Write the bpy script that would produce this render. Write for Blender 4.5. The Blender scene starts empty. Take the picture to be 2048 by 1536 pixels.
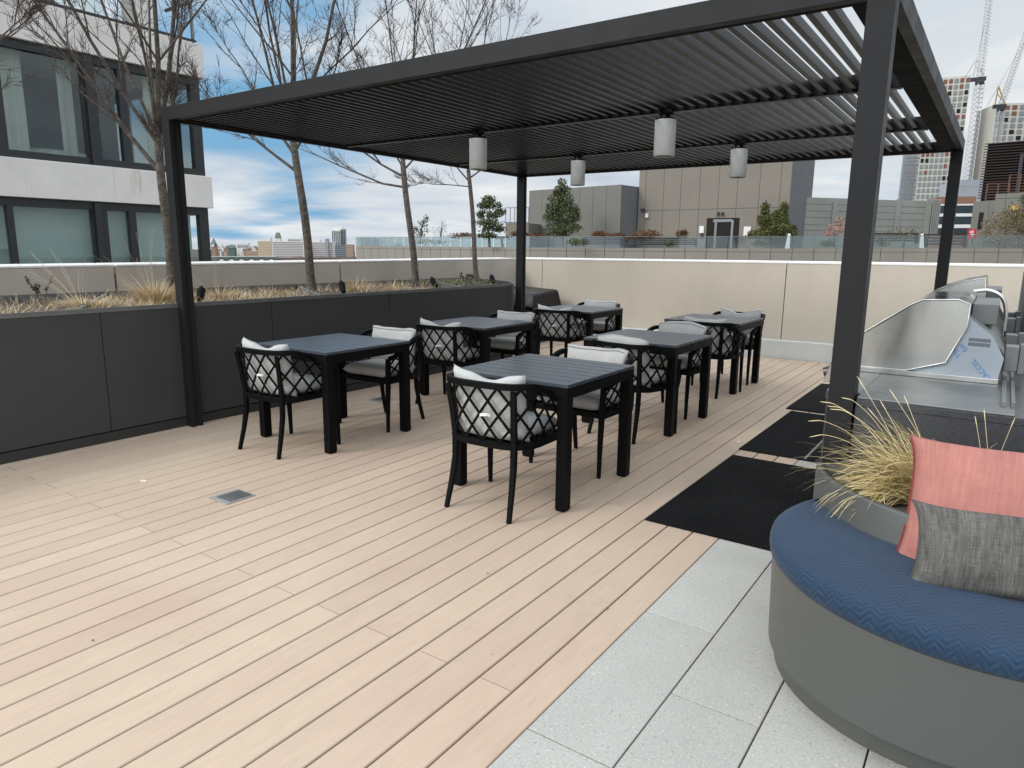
import bpy, math, random
from mathutils import Vector, Matrix, noise
R=random.Random(7)
sin,cos,pi=math.sin,math.cos,math.pi
S=bpy.context.scene
COL=S.collection
# ------------------------------------------------------------------ camera frame
F=1392.9; H=1.5
RX=Vector((0.8202,0.5719,0.0105)); DN=Vector((0.1174,-0.1503,-0.9817)); FW=Vector((-0.5598,0.8064,-0.1904))
# exact frame from the fitted angles
PT,RO,YA=math.radians(10.96169751),math.radians(0.60270677),math.radians(-34.83776956)
_fw=Vector((sin(YA)*cos(PT),cos(YA)*cos(PT),-sin(PT))); _rt=Vector((cos(YA),-sin(YA),0)); _up=_rt.cross(_fw)
RX=cos(RO)*_rt+sin(RO)*_up; UP=-sin(RO)*_rt+cos(RO)*_up; FW=_fw
def ray(x,y): return RX*((x-1024)/F)-UP*((y-768)/F)+FW
def g(x,y,z=0.0): d=ray(x,y); return Vector((0,0,H))+d*((z-H)/d.z)
def onY(x,y,Y): d=ray(x,y); return Vector((0,0,H))+d*(Y/d.y)
def onX(x,y,X): d=ray(x,y); return Vector((0,0,H))+d*(X/d.x)
def at(x,y,dep): return Vector((0,0,H))+ray(x,y)*dep
cam=bpy.data.objects.new('camera',bpy.data.cameras.new('camera')); COL.objects.link(cam)
cam.data.sensor_width=36; cam.data.lens=F/2048*36; cam.data.clip_start=.05; cam.data.clip_end=6000
m=Matrix((( RX.x,UP.x,-FW.x,0),(RX.y,UP.y,-FW.y,0),(RX.z,UP.z,-FW.z,H),(0,0,0,1)))
cam.matrix_world=m; S.camera=cam
# ------------------------------------------------------------------ materials
def newmat(name,rough=.6,col=(.5,.5,.5),metal=0,spec=.5):
    m=bpy.data.materials.new(name); m.use_nodes=True; nt=m.node_tree
    b=nt.nodes['Principled BSDF']; b.inputs['Base Color'].default_value=(*col,1)
    b.inputs['Roughness'].default_value=rough; b.inputs['Metallic'].default_value=metal
    b.inputs['Specular IOR Level'].default_value=spec
    return m,nt,b
def N(nt,t,**kw):
    n=nt.nodes.new(t)
    for k,v in kw.items():
        if k in n.inputs.keys(): n.inputs[k].default_value=v
        else: setattr(n,k,v)
    return n
def objco(nt,scale=(1,1,1),rot=(0,0,0)):
    tc=N(nt,'ShaderNodeTexCoord'); mp=N(nt,'ShaderNodeMapping'); mp.inputs['Scale'].default_value=scale; mp.inputs['Rotation'].default_value=rot
    nt.links.new(tc.outputs['Object'],mp.inputs['Vector']); return mp.outputs[0]
def noi(nt,vec,scale,detail=4,rough=.55,dist=0):
    n=N(nt,'ShaderNodeTexNoise'); n.inputs['Scale'].default_value=scale; n.inputs['Detail'].default_value=detail
    n.inputs['Roughness'].default_value=rough; n.inputs['Distortion'].default_value=dist; nt.links.new(vec,n.inputs['Vector']); return n.outputs['Fac']
def ramp(nt,fac,stops,interp='LINEAR'):
    r=N(nt,'ShaderNodeValToRGB'); r.color_ramp.interpolation=interp; el=r.color_ramp.elements
    while len(el)<len(stops): el.new(.5)
    for e,(p,c) in zip(el,stops):
        e.position=p; e.color=(*c,1) if hasattr(c,'__len__') else (c,c,c,1)
    nt.links.new(fac,r.inputs[0]); return r.outputs[0]
def mix(nt,f,a,b,mode='MIX'):
    n=N(nt,'ShaderNodeMix'); n.data_type='RGBA'; n.blend_type=mode
    for s,v in ((n.inputs[0],f),(n.inputs[6],a),(n.inputs[7],b)):
        if hasattr(v,'links') or hasattr(v,'is_linked'): nt.links.new(v,s)
        elif hasattr(v,'__len__'): s.default_value=(*v,1)
        else: s.default_value=v
    return n.outputs[2]
def bump(nt,b,h,strength=.3,dist=.01):
    n=N(nt,'ShaderNodeBump'); n.inputs['Strength'].default_value=strength; n.inputs['Distance'].default_value=dist
    nt.links.new(h,n.inputs['Height']); nt.links.new(n.outputs[0],b.inputs['Normal'])
def simple(name,col,rough=.6,metal=0,var=.12,scale=6,bmp=.0,bscale=60,spec=.5,stretch=(1,1,1),coat=0):
    m,nt,b=newmat(name,rough,col,metal,spec)
    v=objco(nt,stretch); f=noi(nt,v,scale,5,.6)
    lo=tuple(c*(1-var) for c in col); hi=tuple(min(1,c*(1+var)) for c in col)
    nt.links.new(ramp(nt,f,[(.3,lo),(.7,hi)]),b.inputs['Base Color'])
    r=ramp(nt,noi(nt,v,scale*2.3,3),[(.3,max(0,rough-.08)),(.7,min(1,rough+.08))]); nt.links.new(r,b.inputs['Roughness'])
    if bmp: bump(nt,b,noi(nt,v,bscale,3),bmp,.004)
    return m
M={}
def attr_col(nt,name='tone'):
    a=N(nt,'ShaderNodeAttribute'); a.attribute_name=name; return a.outputs['Fac'],a.outputs['Color']
# deck boards
m,nt,b=newmat('composite_deck_board',.62,(.5,.4,.3),0,.35)
v=objco(nt,(1,.12,1)); v1=objco(nt)
base=ramp(nt,attr_col(nt)[0],[(0,(.490,.375,.290)),(.35,(.515,.400,.306)),(.7,(.532,.418,.318)),(1,(.497,.378,.297))])
st=ramp(nt,noi(nt,v,30,6,.65),[(.3,.95),(.7,1.03)]); c=mix(nt,1.0,base,st,'MULTIPLY'); c=mix(nt,1.0,c,ramp(nt,noi(nt,objco(nt,(1,.05,1)),150,5,.75),[(.3,.93),(.7,1.05)]),'MULTIPLY')
bl=ramp(nt,noi(nt,v1,.9,5,.6,.4),[(.32,(.95,.91,.89)),(.62,(1.03,1.03,1.0))]); c=mix(nt,1.0,c,bl,'MULTIPLY')
sp=ramp(nt,noi(nt,v1,3.4,9,.78),[(.60,1.0),(.72,.80)]); c=mix(nt,.7,c,sp,'MULTIPLY')
dots=ramp(nt,noi(nt,v1,19,3,.6),[(.72,1.0),(.78,.5)]); c=mix(nt,.6,c,dots,'MULTIPLY')
nt.links.new(c,b.inputs['Base Color']); bump(nt,b,noi(nt,v,110,5,.7),.4,.002); M['deck']=m
M['deck_under']=simple('dark_subframe',(.035,.025,.022),.9)
# pavers
m,nt,b=newmat('granite_paver',.8,(.5,.5,.5),0,.3)
v=objco(nt); base=ramp(nt,attr_col(nt)[0],[(0,(.41,.398,.362)),(1,(.465,.453,.412))])
f=noi(nt,v,120,4,.8); c=mix(nt,1.0,base,ramp(nt,f,[(.30,.45),(.40,.93),(.58,1.0),(.68,1.4)]),'MULTIPLY')
c=mix(nt,.8,c,ramp(nt,noi(nt,v,60,4,.7),[(.30,.74),(.42,1.0),(.62,1.0),(.72,1.32)]),'MULTIPLY')
c=mix(nt,1,c,ramp(nt,noi(nt,v,2.5,5,.6),[(.3,.93),(.7,1.05)]),'MULTIPLY')
nt.links.new(c,b.inputs['Base Color']); bump(nt,b,noi(nt,v,150,4,.7),.5,.003); M['paver']=m
M['joint']=simple('dark_joint',(.05,.045,.04),.9)
M['charcoal']=simple('charcoal_powder_coat',(.019,.019,.0195),.5,0,.06,3,.05,300,spec=.16)
M['charcoal_dark']=simple('dark_charcoal_louver',(.006,.0055,.0058),.36,0,.06,.15,spec=.16)
M['black_alu']=simple('black_aluminium',(.0042,.0043,.0050),.5,0,.15,4,.05,350,spec=.09)
m,nt,b=newmat('table_top_slats',.33,(.050,.059,.072),0,.6); v=objco(nt); nt.links.new(ramp(nt,noi(nt,v,30,4,.6),[(.3,(.046,.055,.067)),(.7,(.054,.064,.077))]),b.inputs['Base Color']); M['table_top']=m  # black slats lightened to blue grey, sky reflection painted into the colour
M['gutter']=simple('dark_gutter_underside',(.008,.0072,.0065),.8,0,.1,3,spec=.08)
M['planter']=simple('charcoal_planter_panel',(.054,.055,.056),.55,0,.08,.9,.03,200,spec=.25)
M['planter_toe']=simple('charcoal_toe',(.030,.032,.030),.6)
M['rim']=simple('planter_rim_metal',(.13,.13,.125),.5)
# stucco walls
def stucco(name,col,stain=.9,sc=.5):
    m,nt,b=newmat(name,.85,col,0,.2); v=objco(nt); v2=objco(nt,(1,1,.35))
    c=mix(nt,1,col,ramp(nt,noi(nt,v,sc,6,.6),[(.3,stain),(.7,1.05)]),'MULTIPLY')
    c=mix(nt,1,c,ramp(nt,noi(nt,v2,1.7,6,.65),[(.3,.93),(.55,1.02),(.8,.97)]),'MULTIPLY')
    c=mix(nt,1,c,ramp(nt,noi(nt,v,220,3,.6),[(.3,.93),(.7,1.06)]),'MULTIPLY')
    nt.links.new(c,b.inputs['Base Color']); bump(nt,b,noi(nt,v,180,4,.7),.3,.003); return m
M['stucco']=stucco('beige_precast_wall',(.56,.50,.415),.94)
M['stucco_shade']=stucco('shade_toned_precast_wall',(.48,.43,.375),.88,.9)  # left wall turned from the light: its shade is put into the colour
M['cap']=stucco('pale_wall_cap',(.72,.70,.66),.93)
M['curb']=stucco('grey_concrete_curb',(.60,.60,.575),.84,1.6)
# white stained concrete
m,nt,b=newmat('white_stained_concrete',.8,(.6,.57,.53),0,.2); v=objco(nt); vs=objco(nt,(1,1,.10))
c=mix(nt,1,(.80,.76,.72),ramp(nt,noi(nt,v,1.2,6,.65),[(.3,.92),(.7,1.06)]),'MULTIPLY')
s1=noi(nt,vs,3.1,6,.7,.6); s1=ramp(nt,s1,[(.60,0.0),(.74,.55)]); c=mix(nt,s1,c,(.43,.33,.22))
s2=ramp(nt,noi(nt,vs,7,5,.7),[(.6,1.0),(.75,.72)]); c=mix(nt,.7,c,s2,'MULTIPLY')
nt.links.new(c,b.inputs['Base Color']); bump(nt,b,noi(nt,v,40,4,.7),.2,.01); M['whiteconc']=m
M['frame_dark']=simple('dark_window_frame',(.022,.024,.026),.45)
def glassy(name,tint,alpha=.35,rough=.02):
    m=bpy.data.materials.new(name); m.use_nodes=True; nt=m.node_tree; nt.nodes.clear()
    o=N(nt,'ShaderNodeOutputMaterial'); gl=N(nt,'ShaderNodeBsdfGlossy'); gl.inputs['Roughness'].default_value=rough; gl.inputs['Color'].default_value=(.80,.84,.85,1)
    tr=N(nt,'ShaderNodeBsdfTransparent'); tr.inputs['Color'].default_value=(*tint,1)
    lw=N(nt,'ShaderNodeFresnel'); lw.inputs['IOR'].default_value=1.5
    ad=N(nt,'ShaderNodeMath',operation='MULTIPLY_ADD'); ad.inputs[1].default_value=.75; ad.inputs[2].default_value=alpha
    nt.links.new(lw.outputs[0],ad.inputs[0]); mx=N(nt,'ShaderNodeMixShader'); nt.links.new(ad.outputs[0],mx.inputs[0])
    nt.links.new(tr.outputs[0],mx.inputs[1]); nt.links.new(gl.outputs[0],mx.inputs[2]); nt.links.new(mx.outputs[0],o.inputs[0]); return m
M['glass']=glassy('window_glass',(.93,.96,.955),.02)
M['railglass']=glassy('railing_glass',(.80,.86,.86),.05,.05)
M['blind']=simple('teal_roller_blind',(.50,.63,.59),.7,0,.05,1)
M['curtain']=simple('pale_green_curtain',(.66,.70,.62),.8,0,.1,3)
M['room']=simple('dim_room_wall',(.10,.13,.15),.9,0,.2,1)
M['bed']=simple('pale_bedding',(.55,.6,.52),.8)
# bark
m,nt,b=newmat('birch_bark',.85,(.2,.17,.14),0,.2); v=objco(nt,(1,1,2.2)); 
c=ramp(nt,noi(nt,v,14,6,.7),[(.3,(.045,.036,.03)),(.5,(.115,.098,.082)),(.72,(.22,.195,.165))]); nt.links.new(c,b.inputs['Base Color']); bump(nt,b,noi(nt,v,40,4),.6,.01); M['bark']=m
M['twig']=simple('reddish_twig',(.075,.052,.043),.8,0,.3,20)
M['soil']=simple('mulch_soil',(.085,.062,.045),.95,0,.5,25,.8,40)
m,nt,b=newmat('dry_grass',.75,(.5,.4,.2),0,.2); c=ramp(nt,attr_col(nt)[0],[(0,(.26,.17,.09)),(.3,(.52,.38,.21)),(.75,(.70,.56,.35)),(1,(.82,.73,.54))]); nt.links.new(c,b.inputs['Base Color']); M['drygrass']=m
m,nt,b=newmat('planter_grass_blade',.55,(.5,.4,.2),0,.3); c=ramp(nt,attr_col(nt)[0],[(0,(.20,.16,.05)),(.15,(.42,.32,.11)),(.5,(.68,.53,.25)),(1,(.86,.73,.45))]); nt.links.new(c,b.inputs['Base Color']); M['blade']=m
m,nt,b=newmat('leafage',.7,(.1,.12,.05),0,.2); c=ramp(nt,attr_col(nt)[0],[(0,(.025,.035,.018)),(.4,(.06,.075,.03)),(.8,(.11,.125,.055)),(1,(.17,.16,.09))]); nt.links.new(c,b.inputs['Base Color']); M['pine']=m
m,nt,b=newmat('juniper',.7,(.1,.12,.05),0,.2); c=ramp(nt,attr_col(nt)[0],[(0,(.025,.032,.010)),(.5,(.075,.085,.022)),(1,(.17,.165,.055))]); nt.links.new(c,b.inputs['Base Color']); M['juniper']=m
m,nt,b=newmat('rust_leaf',.7,(.1,.12,.05),0,.2); c=ramp(nt,attr_col(nt)[0],[(0,(.04,.02,.012)),(.5,(.11,.05,.024)),(1,(.20,.10,.045))]); nt.links.new(c,b.inputs['Base Color']); M['rust']=m
m,nt,b=newmat('dry_shrub_leaf',.7,(.1,.12,.05),0,.2); c=ramp(nt,attr_col(nt)[0],[(0,(.06,.05,.025)),(.5,(.15,.12,.06)),(1,(.27,.21,.12))]); nt.links.new(c,b.inputs['Base Color']); M['dryshrub']=m
m,nt,b=newmat('pink_leaf',.7,(.1,.12,.05),0,.2); c=ramp(nt,attr_col(nt)[0],[(0,(.22,.09,.07)),(1,(.5,.24,.18))]); nt.links.new(c,b.inputs['Base Color']); M['pinkleaf']=m
# mats
m,nt,b=newmat('ribbed_rubber_mat',.8,(.012,.012,.013),0,.12); v=objco(nt); w=N(nt,'ShaderNodeTexWave'); w.bands_direction='X'; w.inputs['Scale'].default_value=22; w.inputs['Distortion'].default_value=.6; nt.links.new(v,w.inputs['Vector'])
c=mix(nt,1,(.0065,.0065,.007),ramp(nt,noi(nt,v,1.7,5,.6),[(.3,.7),(.7,1.9)]),'MULTIPLY'); nt.links.new(c,b.inputs['Base Color']); bump(nt,b,w.outputs['Fac'],.9,.006); M['mat']=m
m,nt,b=newmat('perforated_rubber_mat',.85,(.012,.012,.013),0,.08); v=objco(nt); vo=N(nt,'ShaderNodeTexVoronoi'); vo.inputs['Scale'].default_value=34; vo.inputs['Randomness'].default_value=.1; nt.links.new(v,vo.inputs['Vector'])
c=ramp(nt,vo.outputs['Distance'],[(.25,(.002,.002,.002)),(.42,(.009,.009,.010))]); nt.links.new(c,b.inputs['Base Color']); bump(nt,b,vo.outputs['Distance'],1,.01); M['mat2']=m
# bench
M['bench']=simple('grey_bench_shell',(.086,.089,.082),.42,0,.04,1.5,.03,150)
m,nt,b=newmat('blue_zigzag_fabric',.8,(.03,.06,.14),0,.2); v=objco(nt)
sp_=N(nt,'ShaderNodeSeparateXYZ'); nt.links.new(v,sp_.inputs[0])
def mm(op,a_,b_):
    q=N(nt,'ShaderNodeMath',operation=op)
    for i_,u_ in enumerate((a_,b_)):
        if hasattr(u_,'is_linked'): nt.links.new(u_,q.inputs[i_])
        else: q.inputs[i_].default_value=u_
    return q.outputs[0]
zg=mm('MULTIPLY',mm('PINGPONG',mm('ADD',sp_.outputs[0],mm('MULTIPLY',noi(nt,v,6,2),.04)),.026),1.2)
ph=mm('ADD',mm('ADD',sp_.outputs[1],sp_.outputs[2]),mm('ADD',zg,mm('MULTIPLY',noi(nt,v,60,3),.006)))
fz=mm('PINGPONG',mm('MULTIPLY',ph,1.0),.013); fz=mm('MULTIPLY',fz,77.0)
c=ramp(nt,fz,[(.0,(.007,.017,.036)),(.22,(.015,.034,.066)),(.75,(.018,.040,.077)),(.94,(.031,.061,.108))])
c=mix(nt,ramp(nt,noi(nt,v,38,3,.6),[(.42,.15),(.60,.9)]),(.017,.0375,.073),c)
c=mix(nt,1,c,ramp(nt,noi(nt,v,240,3,.7),[(.3,.82),(.7,1.15)]),'MULTIPLY'); c=mix(nt,1,c,ramp(nt,noi(nt,v,9,4,.6),[(.3,.9),(.7,1.08)]),'MULTIPLY')
nt.links.new(c,b.inputs['Base Color']); b.inputs['Sheen Weight'].default_value=.1; bump(nt,b,noi(nt,v,300,3),.35,.0015); M['blue']=m
def weave(name,c0,c1,sx,sz,str_=.5,streak=.3):
    m,nt,b=newmat(name,.85,c0,0,.15); tc=N(nt,'ShaderNodeTexCoord'); u=tc.outputs['UV']
    def mp(s):
        q=N(nt,'ShaderNodeMapping'); q.inputs['Scale'].default_value=s; nt.links.new(u,q.inputs['Vector']); return q.outputs[0]
    a=noi(nt,mp((sx,6,1)),1,4,.7); c_=noi(nt,mp((9,sz,1)),1,4,.7); f=mix(nt,.5,a,c_)
    c=ramp(nt,f,[(.36,c0),(.62,c1)]); c=mix(nt,streak,c,ramp(nt,noi(nt,mp((40,1.5,1)),1,3,.6),[(.35,.6),(.65,1.3)]),'MULTIPLY')
    c=mix(nt,1,c,ramp(nt,noi(nt,mp((5,4,1)),1,4,.6),[(.3,.93),(.7,1.05)]),'MULTIPLY')
    nt.links.new(c,b.inputs['Base Color']); bump(nt,b,f,str_,.003); return m
M['salmon']=weave('salmon_linen',(.325,.132,.110),(.45,.196,.162),260,300,.5,.22)
M['greyweave']=weave('grey_tweed',(.038,.036,.033),(.185,.175,.157),210,220,.8,.6)
M['rededge']=simple('dark_red_seam',(.22,.03,.03),.8)
# chair cushion
m,nt,b=newmat('light_grey_cushion',.85,(.5,.5,.48),0,.15); v=objco(nt)
c=mix(nt,1,(.49,.485,.465),ramp(nt,noi(nt,v,7,6,.65),[(.3,.86),(.7,1.06)]),'MULTIPLY'); c=mix(nt,1,c,ramp(nt,noi(nt,v,26,4,.6),[(.3,1.0),(.62,1.0),(.75,.8)]),'MULTIPLY')
nt.links.new(c,b.inputs['Base Color']); bump(nt,b,noi(nt,v,11,5,.55),.45,.015); M['cushion']=m
M['piping']=simple('dark_piping',(.07,.07,.07),.8)
M['strap']=simple('white_strap',(.7,.7,.68),.8)
M['outlet']=simple('worn_outlet_plate',(.34,.33,.30),.5,.3,.1,20)
M['lamp']=simple('pale_concrete_shade',(.62,.61,.59),.75,0,.08,12,.2,80)
# metals
m,nt,b=newmat('brushed_stainless',.28,(.62,.61,.58),1); v=objco(nt,(1,1,22)); nt.links.new(ramp(nt,noi(nt,v,10,3,.6),[(.3,.27),(.7,.33)]),b.inputs['Roughness'])
nt.links.new(mix(nt,1,ramp(nt,noi(nt,objco(nt,(1,1,.35)),2.6,3,.5,.4),[(.34,(.26,.26,.25)),(.50,(.62,.61,.57)),(.75,(.80,.79,.73))]),ramp(nt,noi(nt,v,30,1,.3),[(.3,.985),(.7,1.015)]),'MULTIPLY'),b.inputs['Base Color']); b.inputs['Anisotropic'].default_value=.4; M['steel']=m  # dark and bright reflection bands painted into the base colour
M['steel_lid']=simple('hood_steel_dark_reflection',(.42,.42,.40),.17,1,.08,3)  # hood darkened, the dark pergola's reflection is put into its colour
M['steel_dull']=simple('dull_steel',(.22,.225,.222),.45,.85,.12,4)
M['steel_dark']=simple('dark_steel',(.10,.10,.10),.4,.8,.2,8)
M['film']=simple('blue_protective_film',(.33,.365,.40),.35,0,.04,2)
M['ink']=simple('blue_film_print',(.06,.20,.42),.6)
m,nt,b=newmat('black_granite',.3,(.04,.04,.045),0,.5); v=objco(nt); v2=objco(nt,(1,1,7))
c=ramp(nt,noi(nt,v2,60,6,.8),[(.3,(.018,.019,.022)),(.55,(.05,.053,.058)),(.72,(.16,.165,.17))]); nt.links.new(c,b.inputs['Base Color']); M['granite']=m
M['blackcover']=simple('black_vinyl_cover',(.006,.006,.0065),.42,0,.3,3,.3,10,spec=.3)
M['paper']=simple('white_paper',(.75,.74,.70),.8)
M['leafbrown']=simple('brown_dead_leaf',(.09,.06,.035),.8,0,.3,30)
# background
def bg(name,col,rough=.8,var=.06,sc=.4): return simple(name,col,rough,0,var,sc,spec=.15)
M['panel']=bg('taupe_facade_panel',(.215,.19,.158)); M['panel2']=bg('grey_facade_panel',(.17,.165,.145)); M['panel_side']=bg('blue_grey_metal_side',(.17,.172,.178))
M['panel_low']=bg('taupe_parapet_panel',(.25,.23,.195)); M['ribbed']=bg('grey_green_metal_panel',(.30,.30,.27),.6,.1,.3); M['concgrey']=bg('grey_concrete',(.22,.215,.20))
M['louver']=bg('dark_brown_louver',(.038,.028,.025),.6); M['rust_rail']=bg('brown_steel_rail',(.12,.07,.055),.6); M['brick']=bg('red_brick',(.24,.13,.09)); M['bgglass']=simple('dark_far_glass',(.04,.055,.065),.15)
M['precast']=bg('cream_precast_grid',(.50,.48,.43)); M['redbrown']=bg('rust_red_membrane',(.20,.085,.07)); M['darkvoid']=bg('dark_opening',(.02,.018,.016)); M['winbg']=simple('grey_far_window',(.19,.21,.21),.35)
M['scaf']=bg('scaffold_grey',(.20,.20,.21)); M['crane_w']=bg('white_crane_steel',(.5,.5,.5)); M['crane_o']=bg('ochre_crane_steel',(.42,.28,.10)); M['crane_d']=bg('dark_crane_machinery',(.05,.05,.055))
M['redsign']=bg('red_sign_board',(.55,.05,.06)); M['whitepaint']=bg('white_paint',(.7,.7,.7)); M['ysign']=bg('yellow_exit_plate',(.62,.42,.14)); M['ground']=bg('far_ground',(.10,.095,.08),.9,.3,.01)
M['sun_y']=bg('yellow_brick_block',(.58,.50,.34)); M['sun_p']=bg('mauve_brick_block',(.27,.23,.24)); M['cw']=bg('far_white_wall',(.68,.66,.62)); M['cr']=bg('far_red_wall',(.30,.20,.16)); M['cg']=bg('far_grey_wall',(.30,.32,.34)); M['co']=bg('far_orange_wall',(.46,.36,.28))
M['cgreen']=bg('far_green_roof',(.12,.16,.14)); M['hill']=bg('far_wooded_bank',(.17,.13,.11),.9,.3,.02)
# ------------------------------------------------------------------ mesh builder
class MB:
    def __init__(s): s.v=[]; s.f=[]; s.t=[]; s.sm=[]; s.uv=None
    def add(s,vs,fs,tone=.5,smooth=False):
        o=len(s.v); s.v+= [Vector(q) for q in vs]
        for f in fs: s.f.append([i+o for i in f]); s.t.append(tone); s.sm.append(smooth)
    def box(s,x0,y0,z0,x1,y1,z1,tone=.5):
        vs=[(x0,y0,z0),(x1,y0,z0),(x1,y1,z0),(x0,y1,z0),(x0,y0,z1),(x1,y0,z1),(x1,y1,z1),(x0,y1,z1)]
        s.add(vs,[(3,2,1,0),(4,5,6,7),(0,1,5,4),(1,2,6,5),(2,3,7,6),(3,0,4,7)],tone)
    def hexa(s,b,t,tone=.5):   # b,t: four bottom, four top points (ccw)
        s.add(list(b)+list(t),[(3,2,1,0),(4,5,6,7),(0,1,5,4),(1,2,6,5),(2,3,7,6),(3,0,4,7)],tone)
    def prism(s,poly,z0,z1,tone=.5,smooth=False):
        n=len(poly); vs=[(p[0],p[1],z0) for p in poly]+[(p[0],p[1],z1) for p in poly]
        s.add(vs,[tuple(range(n-1,-1,-1)),tuple(range(n,2*n))],tone)
        s.add(vs,[(i,(i+1)%n,n+(i+1)%n,n+i) for i in range(n)],tone,smooth)
    def prism_dir(s,pts,d,tone=.5):  # polygon of 3d points extruded by vector d
        n=len(pts); d=Vector(d); vs=[Vector(p) for p in pts]+[Vector(p)+d for p in pts]
        s.add(vs,[tuple(range(n-1,-1,-1)),tuple(range(n,2*n))]+[(i,(i+1)%n,n+(i+1)%n,n+i) for i in range(n)],tone)
    def tube(s,pts,rad,n=6,tone=.5,caps=True):
        pts=[Vector(p) for p in pts]
        if not hasattr(rad,'__len__'): rad=[rad]*len(pts)
        d=(pts[1]-pts[0]).normalized(); a=d.orthogonal().normalized(); vs=[]
        for i,p in enumerate(pts):
            t=(pts[min(i+1,len(pts)-1)]-pts[max(i-1,0)]).normalized()
            a=(a-t*a.dot(t)); a=a.normalized() if a.length>1e-6 else t.orthogonal().normalized()
            b_=t.cross(a)
            for k in range(n): q=2*pi*k/n; vs.append(p+(a*cos(q)+b_*sin(q))*rad[i])
        fs=[(i*n+k,i*n+(k+1)%n,(i+1)*n+(k+1)%n,(i+1)*n+k) for i in range(len(pts)-1) for k in range(n)]
        s.add(vs,fs,tone,n>4)
        if caps: s.add(vs[:n],[tuple(range(n-1,-1,-1))],tone); s.add(vs[-n:],[tuple(range(n))],tone)
    def bar(s,p0,p1,w,h,up=(0,0,1),tone=.5):  # rectangular bar
        s.ribbon([p0,p1],w,h,up,tone)
    def ribbon(s,pts,w,h,up=(0,0,1),tone=.5,ups=None,smooth=False):
        pts=[Vector(p) for p in pts]; vs=[]
        if not hasattr(w,'__len__'): w=[w]*len(pts)
        if not hasattr(h,'__len__'): h=[h]*len(pts)
        for i,p in enumerate(pts):
            t=(pts[min(i+1,len(pts)-1)]-pts[max(i-1,0)]).normalized(); u=Vector(ups[i] if ups else up); sd=t.cross(u).normalized(); uu=sd.cross(t).normalized()
            for a,b_ in ((-1,-1),(1,-1),(1,1),(-1,1)): vs.append(p+sd*a*w[i]/2+uu*b_*h[i]/2)
        n=len(pts); fs=[(i*4+k,i*4+(k+1)%4,(i+1)*4+(k+1)%4,(i+1)*4+k) for i in range(n-1) for k in range(4)]
        s.add(vs,fs,tone,smooth); s.add(vs[:4],[(3,2,1,0)],tone); s.add(vs[-4:],[(0,1,2,3)],tone)
    def lathe(s,prof,c=(0,0),n=24,tone=.5,smooth=True,cap=True):
        vs=[(c[0]+r*cos(2*pi*k/n),c[1]+r*sin(2*pi*k/n),z) for r,z in prof for k in range(n)]
        fs=[(i*n+k,i*n+(k+1)%n,(i+1)*n+(k+1)%n,(i+1)*n+k) for i in range(len(prof)-1) for k in range(n)]
        s.add(vs,fs,tone,smooth)
        if cap: s.add(vs[:n],[tuple(range(n-1,-1,-1))],tone); s.add(vs[-n:],[tuple(range(n))],tone)
    def build(s,name,mat,parent=None,bev=0,seg=1,loc=None,fix=False,subs=0):
        off=Vector(parent['_loc']) if parent is not None else (Vector(loc) if loc else Vector((0,0,0)))
        me=bpy.data.meshes.new(name); me.from_pydata([v-off for v in s.v],[],s.f)
        me.materials.append(mat) if not isinstance(mat,(list,tuple)) else [me.materials.append(q) for q in mat]
        me.polygons.foreach_set('use_smooth',s.sm)
        a=me.attributes.new('tone','FLOAT','FACE'); a.data.foreach_set('value',s.t)
        me.update()
        if fix:
            import bmesh; bm=bmesh.new(); bm.from_mesh(me); bmesh.ops.remove_doubles(bm,verts=bm.verts,dist=1e-5); bmesh.ops.recalc_face_normals(bm,faces=bm.faces); bm.to_mesh(me); bm.free()
        o=bpy.data.objects.new(name,me); COL.objects.link(o)
        if parent is not None: o.parent=parent; o['_loc']=parent['_loc']
        else: o.location=off; o['_loc']=list(off)
        if bev:
            md=o.modifiers.new('bevel','BEVEL'); md.width=bev; md.segments=seg; md.limit_method='ANGLE'; md.angle_limit=math.radians(40)
        if subs: md=o.modifiers.new('subd','SUBSURF'); md.levels=subs; md.render_levels=subs
        return o
def tag(o,label,cat,group=None,kind=None):
    if label: o['label']=label
    if cat: o['category']=cat
    if group: o['group']=group
    if kind: o['kind']=kind
    return o
def thing(name,label,cat,loc=(0,0,0),rz=0,group=None):
    o=bpy.data.objects.new(name,None); COL.objects.link(o); o.empty_display_size=.1; o.location=loc; o.rotation_euler=(0,0,rz); o['_loc']=list(loc)
    return tag(o,label,cat,group)
def struct(mb,name,mat,**k): o=mb.build(name,mat,**k); o['kind']='structure'; return o
def copy_thing(root,loc,rz,label):
    def cp(o,par):
        c=o.copy(); COL.objects.link(c)
        if par: c.parent=par
        for ch in o.children: cp(ch,c)
        return c
    c=cp(root,None); c.location=loc; c.rotation_euler=(0,0,rz); c['label']=label; return c
def one(mb,name,mat,label,cat,group=None,**k): return tag(mb.build(name,mat,**k),label,cat,group)
# ================================================================== SETTING
gr=MB(); gr.box(-4500,-2500,-41,2500,5000,-40); struct(gr,'ground',M['ground'])
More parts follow.
